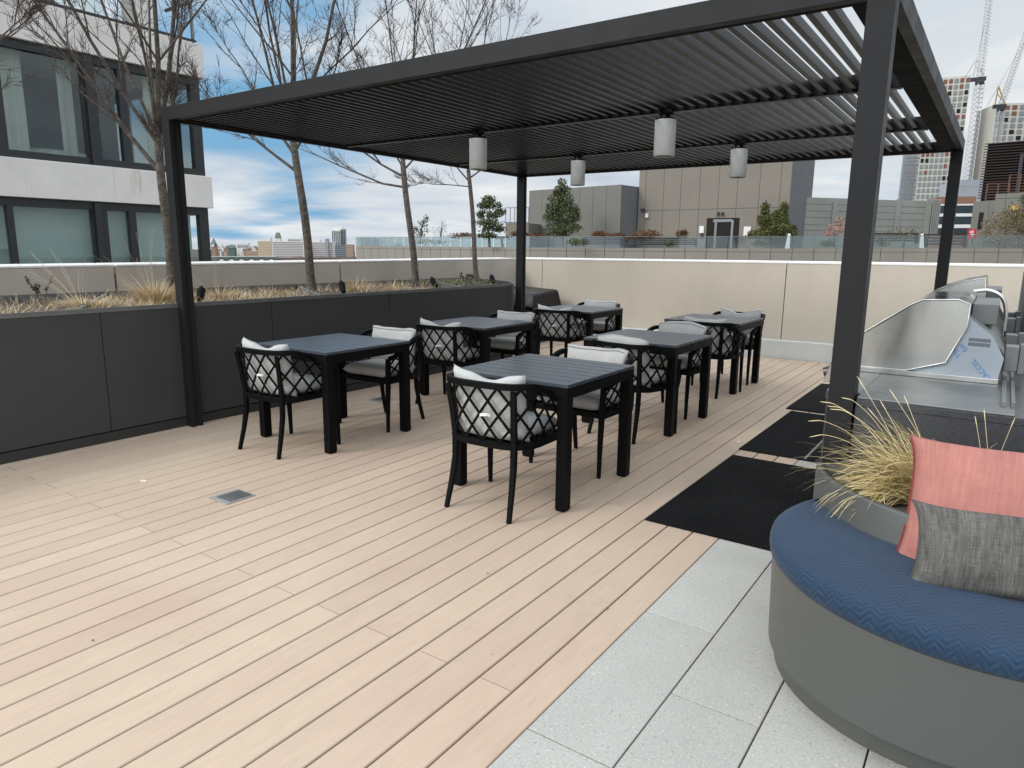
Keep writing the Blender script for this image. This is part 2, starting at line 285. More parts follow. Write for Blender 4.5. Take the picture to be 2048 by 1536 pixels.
# terrace slab under boards
sl=MB(); sl.box(-8.3,-4,-.45,6,10.9,-.035); struct(sl,'terrace_slab',M['deck_under'])
dk=MB(); P_=.1455; GAP=.0055; i=0; X=-1.08
while X>-5.66:
    x1=X-.002; x0=max(X-P_+GAP,-5.7); off=1.78 if (i%2==1) else 3.61
    ys=[-4.0]+[y for y in (off-3.66,off,off+3.66,off+7.32) if -3.9<y<10.2]+[10.27]
    for a,b_ in zip(ys[:-1],ys[1:]):
        t=R.random(); ya=a+(.0025 if a>-4 else 0); yb=b_-(.0025 if b_<10.2 else 0)
        c=.003
        dk.add([(x0,ya,-.024),(x1,ya,-.024),(x1,yb,-.024),(x0,yb,-.024),(x0,ya,-c),(x1,ya,-c),(x1,yb,-c),(x0,yb,-c),(x0+c,ya+c*.3,0),(x1-c,ya+c*.3,0),(x1-c,yb-c*.3,0),(x0+c,yb-c*.3,0)],
          [(0,1,5,4),(1,2,6,5),(2,3,7,6),(3,0,4,7),(4,5,9,8),(5,6,10,9),(6,7,11,10),(7,4,8,11),(8,9,10,11)],t)
    i+=1; X-=P_
# boards beyond the planter tip
X-=0
while X>-7.6:
    x1=X-.002; x0=X-P_+GAP; dk.box(x0,7.4,-.024,x1,10.27,0,R.random()); X-=P_
struct(dk,'deck',M['deck'])
pv=MB(); k=0; X=-1.08
while X<5.5:
    w=.303; off=[1.655,2.095][k%2]
    y=off-7*.905
    while y<10.3:
        x0,x1,y0,y1=X+.0028,X+w-.0028,max(y+.0025,-4),min(y+.905-.0025,10.27); c=.0015
        if y1>y0: pv.add([(x0,y0,-.03),(x1,y0,-.03),(x1,y1,-.03),(x0,y1,-.03),(x0,y0,-c-.001),(x1,y0,-c-.001),(x1,y1,-c-.001),(x0,y1,-c-.001),(x0+c,y0+c,-.001),(x1-c,y0+c,-.001),(x1-c,y1-c,-.001),(x0+c,y1-c,-.001)],
          [(0,1,5,4),(1,2,6,5),(2,3,7,6),(3,0,4,7),(4,5,9,8),(5,6,10,9),(6,7,11,10),(7,4,8,11),(8,9,10,11)],R.random())
        y+=.905
    X+=w; k+=1
struct(pv,'paving',M['paver'])
# ---------------- back wall (two precast lengths) and its curb
WL=-7.16; 
def zt(x): return 1.327+(x+7.16)*.004
w=thing('parapet_wall','long beige precast parapet wall with pale cap behind the tables','wall',(-3,10.4,0))
b=MB(); xs=[WL,-6.62,-2.53,5.6]
for a,c in zip(xs[:-1],xs[1:]):
    a2=a+.006; c2=c-.006
    b.hexa([(a2,10.40,-.3),(c2,10.40,-.3),(c2,10.66,-.3),(a2,10.66,-.3)],[(a2,10.40,zt(a)-.012),(c2,10.40,zt(c)-.012),(c2,10.66,zt(a)-.012),(a2,10.66,zt(a)-.012)])
b.build('wall_panel',M['stucco'],w)
b=MB(); b.box(WL,10.43,-.3,5.6,10.63,1.28); b.build('joint_filler',M['joint'],w)
b=MB()
for a,c in zip(xs[:-1],xs[1:]):
    a2=a+.004; c2=c-.004
    b.hexa([(a2,10.395,zt(a)-.01),(c2,10.395,zt(c)-.01),(c2,10.73,zt(c)-.01),(a2,10.73,zt(a)-.01)],[(a2,10.395,zt(a)+.012),(c2,10.395,zt(c)+.012),(c2,10.73,zt(c)+.03),(a2,10.73,zt(a)+.03)])
b.build('cap',M['cap'],w,bev=.004)
b=MB(); b.box(-6.2,10.29,-.3,5.6,10.398,.262); b.build('curb',M['curb'],w,bev=.01,seg=2)
# left wall behind the planter
w=thing('parapet_wall','shade toned precast parapet wall behind the long tree planter','wall',(-7.4,5,0))
b=MB(); j=MB(); cp=MB(); ys=[-3.2,3.55,6.42,10.40]
def lx(y): return -7.5+.033*y
def lz(y): return 1.275+.0053*y
for a,c in zip(ys[:-1],ys[1:]):
    a2=a+.012; c2=c-.012 if c<10.3 else c
    b.hexa([(lx(a)-.26,a2,-.3),(lx(a),a2,-.3),(lx(c),c2,-.3),(lx(c)-.26,c2,-.3)],[(lx(a)-.26,a2,lz(a)-.012),(lx(a),a2,lz(a)-.012),(lx(c),c2,lz(c)-.012),(lx(c)-.26,c2,lz(c)-.012)])
    cp.hexa([(lx(a)-.42,a2,lz(a)-.01),(lx(a)+.004,a2,lz(a)-.01),(lx(c)+.004,c2,lz(c)-.01),(lx(c)-.42,c2,lz(c)-.01)],[(lx(a)-.42,a2,lz(a)+.02),(lx(a)+.004,a2,lz(a)+.012),(lx(c)+.004,c2,lz(c)+.012),(lx(c)-.42,c2,lz(c)+.02)])
b.build('wall_panel',M['stucco_shade'],w); cp.build('cap',M['cap'],w,bev=.004)
j.hexa([(lx(-3.2)-.2,-3.2,-.3),(lx(-3.2)-.03,-3.2,-.3),(lx(10.3)-.03,10.3,-.3),(lx(10.3)-.2,10.3,-.3)],[(lx(-3.2)-.2,-3.2,1.2),(lx(-3.2)-.03,-3.2,1.2),(lx(10.3)-.03,10.3,1.2),(lx(10.3)-.2,10.3,1.2)]); j.build('joint_filler',M['joint'],w)
# ---------------- long tree planter
def smooth_path(pts,n=8):
    out=[]; p=[Vector(q) for q in pts]; p=[p[0]*2-p[1]]+p+[p[-1]*2-p[-2]]
    for i in range(1,len(p)-2):
        for k in range(n):
            t=k/n; a,b_,c,d=p[i-1:i+3]
            out.append(.5*((2*b_)+(-a+c)*t+(2*a-5*b_+4*c-d)*t*t+(-a+3*b_-3*c+d)*t**3))
    out.append(p[-2]); return out
tip=smooth_path([(-5.53,7.55,0),(-5.545,7.85,0),(-5.66,8.15,0),(-5.95,8.45,0),(-6.4,8.72,0),(-7.12,9.0,0)],6)
face=[Vector((-5.53,-3.2,0)),Vector((-5.53,1.0,0))]+tip
pl=thing('tree_planter','long charcoal panelled planter holding bare trees and dry grass','planter',(-6.4,3,0))
seams=[-2.05,-.55,.98,2.52,4.03,5.56,7.03]
def strip(mb,path,z0,z1,th,out=0.0):
    n=len(path); nr=[]
    for i in range(n):
        t=(path[min(i+1,n-1)]-path[max(i-1,0)]).normalized(); nr.append(Vector((t.y,-t.x,0)))
    a=[p+q*out for p,q in zip(path,nr)]; c=[p-q*(th-out) for p,q in zip(path,nr)]
    vs=[]
    for p,q in zip(a,c): vs+=[(p.x,p.y,z0),(p.x,p.y,z1),(q.x,q.y,z1),(q.x,q.y,z0)]
    fs=[(i*4+k,(i+1)*4+k,(i+1)*4+(k+1)%4,i*4+(k+1)%4) for i in range(n-1) for k in range(4)]+[(0,1,2,3),tuple(4*(n-1)+k for k in (3,2,1,0))]
    mb.add(vs,fs,.5,False)
ends=[-3.2]+seams+[99]
b=MB()
for a,c in zip(ends[:-1],ends[1:]):
    if c<90: strip(b,[Vector((-5.53,a+.003,0)),Vector((-5.53,c-.003,0))],.085,1.03,.03)
    else: strip(b,[Vector((-5.53,a+.003,0))]+tip,.085,1.03,.03)
b.build('side_panel',M['planter'],pl,fix=True)
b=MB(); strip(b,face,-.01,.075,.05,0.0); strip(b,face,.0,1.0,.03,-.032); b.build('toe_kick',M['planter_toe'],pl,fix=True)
b=MB(); strip(b,face,1.0,1.034,.022,.004); 
for y in (2.45,4.75,7.05): b.ribbon([(-5.56,y-.1,.995),(lx(y)+.02,y+1.0,.995)],.03,.05)
b.ribbon([(lx(-3)+.03,-3,.98),(lx(9)+.03,9,.98)],.03,.12); b.build('rim',M['rim'],pl,fix=True)
b=MB(); poly=[(-5.57,-3.2)]+[(p.x-.03,p.y-.02) for p in tip]+[(-7.46,9.0),(-7.6,-3.2)]
# soil as a gently uneven sheet
nx,ny=14,90; vs=[]; 
for jy in range(ny+1):
    y=-3.2+(9.0+3.2)*jy/ny
    xr=-5.57
    if y>7.55:
        pr=[p for p in tip]; xr=-7.1
        for p,q in zip(pr[:-1],pr[1:]):
            if p.y<=y<=q.y+1e-6: xr=p.x+(q.x-p.x)*(y-p.y)/max(1e-6,q.y-p.y)-.04; break
    for ix in range(nx+1):
        x=xr+(lx(y)-xr)*ix/nx; vs.append((x,y,.965+.05*noise.noise((x*1.7,y*1.7,3))+.02*noise.noise((x*9,y*9,1))))
b.add(vs,[(r*(nx+1)+c,r*(nx+1)+c+1,(r+1)*(nx+1)+c+1,(r+1)*(nx+1)+c) for r in range(ny) for c in range(nx)],.5,True)
b.build('soil_bed',M['soil'],pl)
def bladefan(mb,c,n,h,spread,lean=(0,0),w=.004,rad=.03,dz=(0,1)):
    for _ in range(n):
        a=R.uniform(0,2*pi); r0=rad*math.sqrt(R.random()); hh=h*R.uniform(.45,1.05); sp=spread*R.uniform(.15,1.1)
        p0=Vector((c[0]+r0*cos(a),c[1]+r0*sin(a),c[2])); dx=Vector((cos(a)*sp+lean[0]*hh,sin(a)*sp+lean[1]*hh,0))
        side=Vector((-sin(a),cos(a),0))*w*R.uniform(.6,1.3); pts=[]
        nseg=5; droop=R.uniform(.0,.55)
        for k in range(nseg+1):
            t=k/nseg; pts.append(p0+dx*(t**1.5)+Vector((0,0,hh*(t-droop*t*t*.8))))
        vs=[]; 
        for k,p in enumerate(pts):
            ww=side*(1-k/nseg*.85); vs+=[p-ww,p+ww]
        mb.add(vs,[(2*k,2*k+1,2*k+3,2*k+2) for k in range(nseg)],R.random()**1.0)
# low dry grass bed = uncountable
gb=MB()
for _ in range(2500):
    y=R.uniform(-1.0,8.9); x=R.uniform(-7.3,-5.62)
    if y>7.9 and x>-5.7-(y-7.9)*1.0: continue
    dens=.5+.8*noise.noise((x*.9,y*.9,7))
    if y>5.0: dens-=.25
    if R.random()>dens*1.5-.10: continue
    bladefan(gb,(x,y,.965),8,R.uniform(.05,.16),.17,w=.0022,rad=.08)
o=gb.build('dry_grass',M['drygrass']); tag(o,'low tan dry grass and litter covering the long planter bed','grass',None,'stuff')
def clump(c,n,h,sp,label,stalks=0):
    t=thing('grass_clump',label,'grass clump',c,0,'tan grass clumps in the long planter')
    mb=MB(); bladefan(mb,c,n,h,sp,w=.0019,rad=.14); mb.build('blades',M['drygrass'],t)
    if stalks:
        mb=MB()
        for _ in range(stalks):
            a=R.uniform(0,2*pi); L=R.uniform(.35,.75); q=Vector(c); d=Vector((cos(a)*.5+R.uniform(-.2,.2),-.55+sin(a)*.5,1)).normalized()
            pts=[q,q+d*L*.5,q+d*L+Vector((0,0,-.03))+Vector((cos(a),sin(a),0))*.04]; mb.tube(pts,[.0013,.0012,.0008],3,R.uniform(.6,1),False)
        mb.build('seed_stalk',M['drygrass'],t)
clump((-6.35,3.38,.96),1100,.27,.26,'tall round tan grass clump left of the near pergola post',22)
clump((-6.3,2.75,.96),600,.15,.30,'flattened straw grass clump with long stalks, near the left frame edge',12)
clump((-6.55,4.15,.96),260,.19,.24,'tan grass clump just right of the near pergola post',6)
clump((-6.5,5.95,.96),320,.21,.20,'upright blond grass clump between second tree and second spotlight',4)
clump((-6.4,6.5,.96),160,.13,.22,'low blond grass clump beside the metal divider',0)
clump((-6.55,8.0,.96),150,.12,.18,'small tan grass tuft at the foot of the third tree',2)
# green-brown sedum patch near the tip
sd=MB()
for _ in range(900):
    x=R.uniform(-7.0,-5.8); y=R.uniform(7.5,8.7)
    if x>-5.75-(y-7.9)*1.0: continue
    z=.99+R.random()*.06; s=.018; a=R.uniform(0,pi); d=Vector((cos(a),sin(a),R.uniform(-.5,.8)))*s; e=Vector((-sin(a),cos(a),.4))*s*.6
    c=Vector((x,y,z)); sd.add([c-d,c+e,c+d,c-e],[(0,1,2,3)],R.random())
tag(sd.build('ground_cover',M['pine']),'dark green brown sedum mat at the far end of the planter','ground cover',None,'stuff')
for (x,y,h,lab) in ((-6.2,7.75,.26,'small dark weed with upright stems by the last planter divider'),(-6.75,2.62,.30,'dark dried weed stem standing before the left wall'),(-6.7,1.75,.5,'bare dark forked twig rising from the left planter end'),(-6.6,8.35,.22,'little leafy weed at the foot of the farthest planter tree')):
    mb=MB(); 
    for k in range(5):
        a=R.uniform(0,2*pi); q=Vector((x,y,.95)); p1=q+Vector((cos(a)*.04,sin(a)*.04,h*.5)); p2=q+Vector((cos(a)*.10,sin(a)*.10,h*R.uniform(.7,1))); mb.tube([q,p1,p2],[.004,.003,.0015],4,.2)
        for _ in range(6):
            s=.014; c=p1.lerp(p2,R.random()); d=Vector((R.uniform(-1,1),R.uniform(-1,1),R.uniform(-1,1)))*s; e=d.orthogonal()*.7; mb.add([c,c+d+e,c+d*2,c+d-e],[(0,1,2,3)],.3)
    one(mb,'weed',M['twig'],lab,'weed','stray weeds in the long planter')
# ---------------- trees
def tree(base,height,seed,label,limbs,lean=(-.05,0),r0=.055,crown_z=1.6,n_lead=5,spread=.36):
    rr=random.Random(seed); t=thing('bare_tree',label,'tree',base,0,'bare young trees in the long planter')
    tr=MB(); br=MB(); tw=MB(); B=Vector(base)
    def path(p,d,L,n,wob,up=.0):
        pts=[p]; d=d.normalized()
        for k in range(n):
            d=(d+Vector((rr.uniform(-wob,wob),rr.uniform(-wob,wob),rr.uniform(-wob,wob)+up))).normalized(); pts.append(pts[-1]+d*L/n)
        return pts
    # trunk
    pts=[B+Vector((0,0,-.05))]
    H_=height-B.z
    for k in range(1,9):
        q=k/8; pts.append(B+Vector((lean[0]*H_*q*.8+.02*sin(q*5+seed),lean[1]*H_*q*.8+.02*cos(q*6+seed),crown_z*q)))
    tr.tube(pts,[r0*1.35,r0*1.05]+[r0*(1-.035*k) for k in range(7)],10,.5)
    top=pts[-1]
    def twigs(p,d,L,lev):
        n=rr.randint(2,3) if lev==0 else 2
        for _ in range(n):
            dd=(d+Vector((rr.uniform(-.9,.9),rr.uniform(-.9,.9),rr.uniform(-.4,.7)))).normalized(); l=L*rr.uniform(.5,1)
            ps=path(p,dd,l,3,.22); tw.tube(ps,[.0025*(1 if lev else .8),.002,.0016,.0009],3,rr.random(),False)
            if lev: 
                for q in ps[1:]: twigs(q,dd,l*.5,lev-1)
    def branch(p,d,L,r,lev,up):
        n=5; ps=path(p,d,L,n,.13,up); (br if r>.007 else tw).tube(ps,[max(.0014,r*(1-.75*k/n)) for k in range(n+1)],6 if r>.012 else 4,rr.random(),False)
        for k in range(1,n+1):
            fr=k/n
            if lev>0:
                for _ in range(2):
                    if rr.random()<(.80 if lev>1 else .62):
                        dd=((ps[k]-ps[k-1]).normalized()+Vector((rr.uniform(-.8,.8),rr.uniform(-.8,.8),rr.uniform(-.25,.45)))).normalized()
                        branch(ps[k],dd,L*rr.uniform(.30,.55)*(1.15-fr*.5),r*.42*(1.1-.5*fr),lev-1,up*.6)
            elif rr.random()<.62: twigs(ps[k],(ps[k]-ps[k-1]).normalized(),.15,0)
    Lr=height-top.z
    for k in range(n_lead):
        a=2*pi*k/n_lead+rr.uniform(-.4,.4); s=spread*rr.uniform(.45,1.1) if k else .08
        branch(top,Vector((cos(a)*s,sin(a)*s,1)),Lr*rr.uniform(.72,1.0),r0*.55 if k<2 else r0*.34,2,.03)
    for (f,dx,dy,dz,L,r) in limbs:
        p=pts[0].lerp(pts[-1],0) ; k=min(7,int(f*8)); p=pts[k].lerp(pts[k+1],f*8-k) if k<8 else pts[-1]
        branch(p,Vector((dx,dy,dz)),L,r,2,.07)
    tr.build('trunk',M['bark'],t); br.build('branches',M['bark'],t); tw.build('twigs',M['twig'],t)
    return t
tree((-6.66,3.72,.93),6.3,11,'nearest bare tree with steep limbs, trunk beside the near pergola post',[(.80,-.6,-.5,1.1,2.2,.022),(.93,.55,.3,1.1,1.5,.017),(.97,-.35,-.65,1.2,2.4,.02),(.86,.6,-.1,.5,.6,.012)],(.0,.0),.046,1.55,5,.34)
tree((-6.63,5.42,.93),6.0,23,'second bare tree with dark trunk, centred in the open sky left of the lamps',[(.80,-.75,-.55,.65,1.5,.020),(.90,-.6,-.4,.9,1.4,.018),(.93,.5,.5,1,1.3,.016)],(-.03,-.02),.049,1.75,6,.36)
tree((-6.88,7.45,.93),5.6,37,'third bare tree with long drooping left limb, right of the second trunk',[(.80,-.85,-.6,.18,1.6,.017),(.88,-.8,-.5,.35,1.7,.017),(.95,-.5,-.4,.8,1.2,.014),(.93,.6,.5,.8,1.0,.014)],(-.035,-.02),.046,1.75,5,.40)
tree((-6.80,8.80,.93),5.7,41,'farthest and thinnest bare tree, nearest the back corner post',[(.86,-.75,-.5,-.1,.9,.012),(.93,.75,.5,.5,1.1,.013),(.9,-.6,-.4,.8,1.0,.013)],(-.035,-.02),.038,1.75,5,.42)
tree((-6.85,1.55,.93),5.2,53,'bare tree at the left edge, only its side branches in the frame',[(.75,.55,.75,.55,1.5,.020),(.9,.4,.85,.5,1.4,.018)],(0,0),.05,1.5,5,.30)
# uplights
def uplight(x,y,rz,lab):
    t=thing('spotlight',lab,'garden spotlight',(x,y,.99),rz,'black spotlights in the long planter')
    b=MB(); b.tube([(x,y,.93),(x,y,1.02)],.008,8); b.box(x-.02,y-.01,1.01,x+.02,y+.01,1.04); b.build('stake',M['black_alu'],t,bev=.002)
    b=MB(); b.tube([(x+.035,y-.035,1.01),(x+.005,y-.005,1.045),(x-.035,y+.035,1.10)],[.022,.034,.037],14); b.tube([(x-.033,y+.033,1.098),(x-.052,y+.052,1.135)],[.037,.012],14); b.build('lamp_head',M['black_alu'],t,bev=.002)
uplight(-6.0,3.62,0,'black spotlight right beside the near pergola post')
uplight(-6.02,5.33,.3,'black spotlight right of the second tree trunk')
uplight(-6.0,6.85,.5,'black spotlight right of the third tree trunk')
uplight(-6.05,8.18,.2,'black spotlight at the rounded planter tip')
# ---------------- pergola
ZB,ZT=2.455,2.555; X0,X1,Y0,Y1=-5.545,-.452,3.13,8.13; W=.098
pg=thing('pergola','dark grey metal louvred pergola over six dining tables','pergola',(-3,5.6,0))
def post(x,y,slot):
    b=MB(); s=.012; e=.034
    if slot=='none': poly=[(x,y),(x+W,y),(x+W,y+W),(x,y+W)]
    elif slot=='xp': poly=[(x,y),(x+W,y),(x+W,y+e),(x+W-s,y+e),(x+W-s,y+W-e),(x+W,y+W-e),(x+W,y+W),(x,y+W)]
    else: poly=[(x,y),(x+W,y),(x+W,y+W),(x,y+W),(x,y+W-e),(x+s,y+W-e),(x+s,y+e),(x,y+e)]
    b.prism(poly,0.0,ZB+.0,.5); b.build('post',M['charcoal'],pg,bev=.0015)
post(X0,Y0,'xp'); post(X1-W,Y0,'none'); post(X0,Y1-W,'xp'); post(X1-W,Y1-W,'xp')
def beam(n,a): b=MB(); b.box(*a); b.build(n,M['charcoal'],pg,bev=.0015)
beam('front_beam',(X0,Y0,ZB+.001,X1,Y0+.05,ZT)); beam('back_beam',(X0,Y1-.05,ZB+.001,X1,Y1,ZT))
beam('side_beam',(X0,Y0+.051,ZB+.001,X0+.05,Y1-.051,ZT)); beam('side_beam',(X1-.05,Y0+.051,ZB+.001,X1,Y1-.051,ZT))
b=MB(); L=ZB+.012
b.box(X0+.051,Y0+.053,L,X1-.051,Y0+.125,L+.08); b.box(X0+.051,Y1-.11,L,X1-.051,Y1-.053,L+.08)
b.box(X0+.053,Y0+.127,L,X0+.125,Y1-.113,L+.08); b.box(X1-.175,Y0+.127,L,X1-.053,Y1-.113,L+.08); b.build('gutter',M['gutter'],pg,bev=.0015)
cys=(4.93,6.65)
for y in cys: b=MB(); b.box(X0+.127,y-.03,L-.004,X1-.178,y+.03,L+.10); b.build('cross_beam',M['charcoal_dark'],pg,bev=.0015)
bays=[(Y0+.127,cys[0]-.031),(cys[0]+.031,cys[1]-.031),(cys[1]+.031,Y1-.112)]
for y0,y1 in bays:
    b=MB(); x=X0+.155
    while x<X1-.20:
        z=L+.010
        b.add([(x-.015,y0,z),(x+.015,y0,z),(x+.012,y0,z+.047),(x-.010,y0,z+.047),(x-.015,y1,z),(x+.015,y1,z),(x+.012,y1,z+.047),(x-.010,y1,z+.047)],[(0,1,2,3),(7,6,5,4),(0,4,5,1),(1,5,6,2),(2,6,7,3),(3,7,4,0)])
        x+=.0835
    b.build('louver_panel',M['charcoal_dark'],pg,fix=True)
# lamps
for (x,y,lab) in ((-3.81,4.93,'left pendant lamp of the nearer pair, white cylinder shade'),(-2.115,4.93,'largest white cylinder pendant, nearest above the middle table row'),(-3.81,6.65,'smallest white cylinder pendant, above the left back table'),(-2.12,6.65,'rightmost white cylinder pendant, far pair by the brown building')):
    t=thing('pendant_lamp',lab,'pendant lamp',(x,y,2.41),0,'white cylinder lamps hanging from the pergola')
    b=MB(); b.box(x-.045,y-.029,2.452,x+.045,y+.029,2.462); b.box(x-.04,y-.006,2.425,x-.028,y+.006,2.452); b.box(x+.005,y-.012,2.425,x+.03,y+.012,2.452); b.build('bracket',M['black_alu'],t)
    b=MB(); b.lathe([(.074,2.418),(.074,2.426),(.02,2.426)],(x,y),28); b.build('lamp_cap',M['black_alu'],t)
    b=MB(); b.lathe([(.060,2.172),(.072,2.168),(.0755,2.175),(.0755,2.417),(.072,2.4175)],(x,y),32,cap=False); b.lathe([(.0,2.182),(.066,2.180)],(x,y),32,cap=False); b.build('lamp_shade',M['lamp'],t)
# ---------------- tables
def make_table(c,lab):
    cx,cy=c; w=.84; d=.865; t=thing('dining_table',lab,'table',(cx,cy,0),0,'black square dining tables under the pergola')
    b=MB(); n=8; h=.757
    for k in range(n):
        y0=cy-d/2+k*d/n; b.box(cx-w/2,y0+(.006 if k else 0),h-.02,cx+w/2,y0+d/n-(.006 if k<n-1 else 0),h)
    b.build('tabletop',M['table_top'],t,bev=.0012)
    b=MB(); z0,z1=h-.085,h-.021; e=.022
    b.box(cx-w/2+.001,cy-d/2+.001,z0,cx+w/2-.001,cy-d/2+e,z1); b.box(cx-w/2+.001,cy+d/2-e,z0,cx+w/2-.001,cy+d/2-.001,z1)
    b.box(cx-w/2+.001,cy-d/2+e+.001,z0,cx-w/2+e,cy+d/2-e-.001,z1); b.box(cx+w/2-e,cy-d/2+e+.001,z0,cx+w/2-.001,cy+d/2-e-.001,z1); b.build('apron',M['black_alu'],t,bev=.0012)
    for sx in (-1,1):
        for sy in (-1,1):
            x=cx+sx*(w/2-.0345); y=cy+sy*(d/2-.0345); b=MB(); b.box(x-.033,y-.033,.008,x+.033,y+.033,z0+.0); b.box(x-.028,y-.028,0,x+.028,y+.028,.009); b.build('leg',M['black_alu'],t,bev=.0015)
    return t
tabs=[((-2.345,3.745),'nearest black slatted table, in the right column'),((-4.33,3.72),'front left black slatted table, beside the dark planter'),((-2.50,5.705),'middle black table of the right column, under the largest lamp'),((-4.405,5.70),'middle black table of the left column, by the planter'),((-2.62,7.75),'rear right black table in front of the beige wall joint'),((-4.47,7.92),'rear left black table beside the corner post')]
tp=None
for c,lab in tabs:
    if tp is None: tp=make_table(c,lab)
    else: copy_thing(tp,(c[0],c[1],0),0,lab)
# ---------------- chairs
def Upath(w,bk,fr,n=64,e=.62,y0=.02):
    pts=[]
    for k in range(n+1):
        th=pi*k/n; cx_=cos(th); sx_=sin(th); pts.append(Vector((w*math.copysign(abs(cx_)**e,cx_),y0-(y0-bk)*sx_**e)))
    pts=[Vector((w,fr))]+pts+[Vector((-w,fr))]
    # resample by arc length
    L=[0]
    for a,b_ in zip(pts[:-1],pts[1:]): L.append(L[-1]+(b_-a).length)
    def at_(u):
        s=min(max(u,0),1)*L[-1]
        for k in range(len(L)-1):
            if s<=L[k+1]+1e-9:
                q=(s-L[k])/max(1e-9,L[k+1]-L[k]); return pts[k].lerp(pts[k+1],q)
        return pts[-1]
    return at_,L[-1]
ub,_=Upath(.275,-.215,.235); ut,LT=Upath(.298,-.262,.250)
def ztop(u): 
    q=abs(u-.5)*2; q=max(0,min(1,(q-.42)/.58)); q=q*q*(3-2*q); return .765-.150*q
def surf(u,v,off=0):
    a=ub(u); b_=ut(u); p=a.lerp(b_,v); z=.432+(ztop(u)-.012-.432)*v; return Vector((p.x,p.y,z))
def pillow(mb,w,h,T,fn,nu=22,nv=18,pw=3.2,crease=.006,seed=0,uvs=None):
    vs=[]; idx={}
    for sgn in (1,-1):
        for i in range(nu+1):
            for j in range(nv+1):
                u=-1+2*i/nu; v=-1+2*j/nv
                u_=math.copysign(abs(u)**.8,u) if u else 0; v_=math.copysign(abs(v)**.8,v) if v else 0
                edge=(i in(0,nu) or j in (0,nv))
                if sgn==-1 and edge: idx[(sgn,i,j)]=idx[(1,i,j)]; continue
                t=T*((1-abs(u_)**pw)*(1-abs(v_)**pw))**.5
                t+=crease*noise.noise((u*3.1+seed,v*3.3,sgn+seed*1.7))*(0 if edge else 1)+crease*.5*noise.noise((u*8+seed,v*8,sgn))*(0 if edge else 1)
                pin=1-.055*(1-abs(v_)**2)*abs(u_)**4 ; pin2=1-.055*(1-abs(u_)**2)*abs(v_)**4
                idx[(sgn,i,j)]=len(vs); vs.append(fn(u_*pin*w/2,v_*pin2*h/2,sgn*t/2,u_,v_))
                if uvs is not None: uvs.append((u_*.5+.5,v_*.5+.5))
    fs=[]
    for sgn in (1,-1):
        for i in range(nu):
            for j in range(nv):
                q=[idx[(sgn,i,j)],idx[(sgn,i+1,j)],idx[(sgn,i+1,j+1)],idx[(sgn,i,j+1)]]
                fs.append(q if sgn==-1 else q[::-1])
    mb.add(vs,fs,.5,True)
    return idx,vs
def backcush(kind,seed):
    def fn(x,y,t,u,v):
        bend=.16*(u*u)*.24*2   # curve round the back
        topd={'dip':-.040*math.exp(-((u-.12)/.36)**2)+.016*max(0,-u)**2,'flat':.012*noise.noise((u*2.5,seed,0)),'arch':.045*(1-u*u)-.02}[kind]
        zz=.625+y+topd*max(0,v+.3)/1.3+(.012*noise.noise((u*2+seed,v*2,2)))
        yy=-.145+ (zz-.50)*-.15+bend*.55+t*1.0+(.03*math.exp(-((u-.1)/.3)**2)*max(0,v) if kind=='dip' else 0)
        return Vector((x,yy,zz))
    return fn
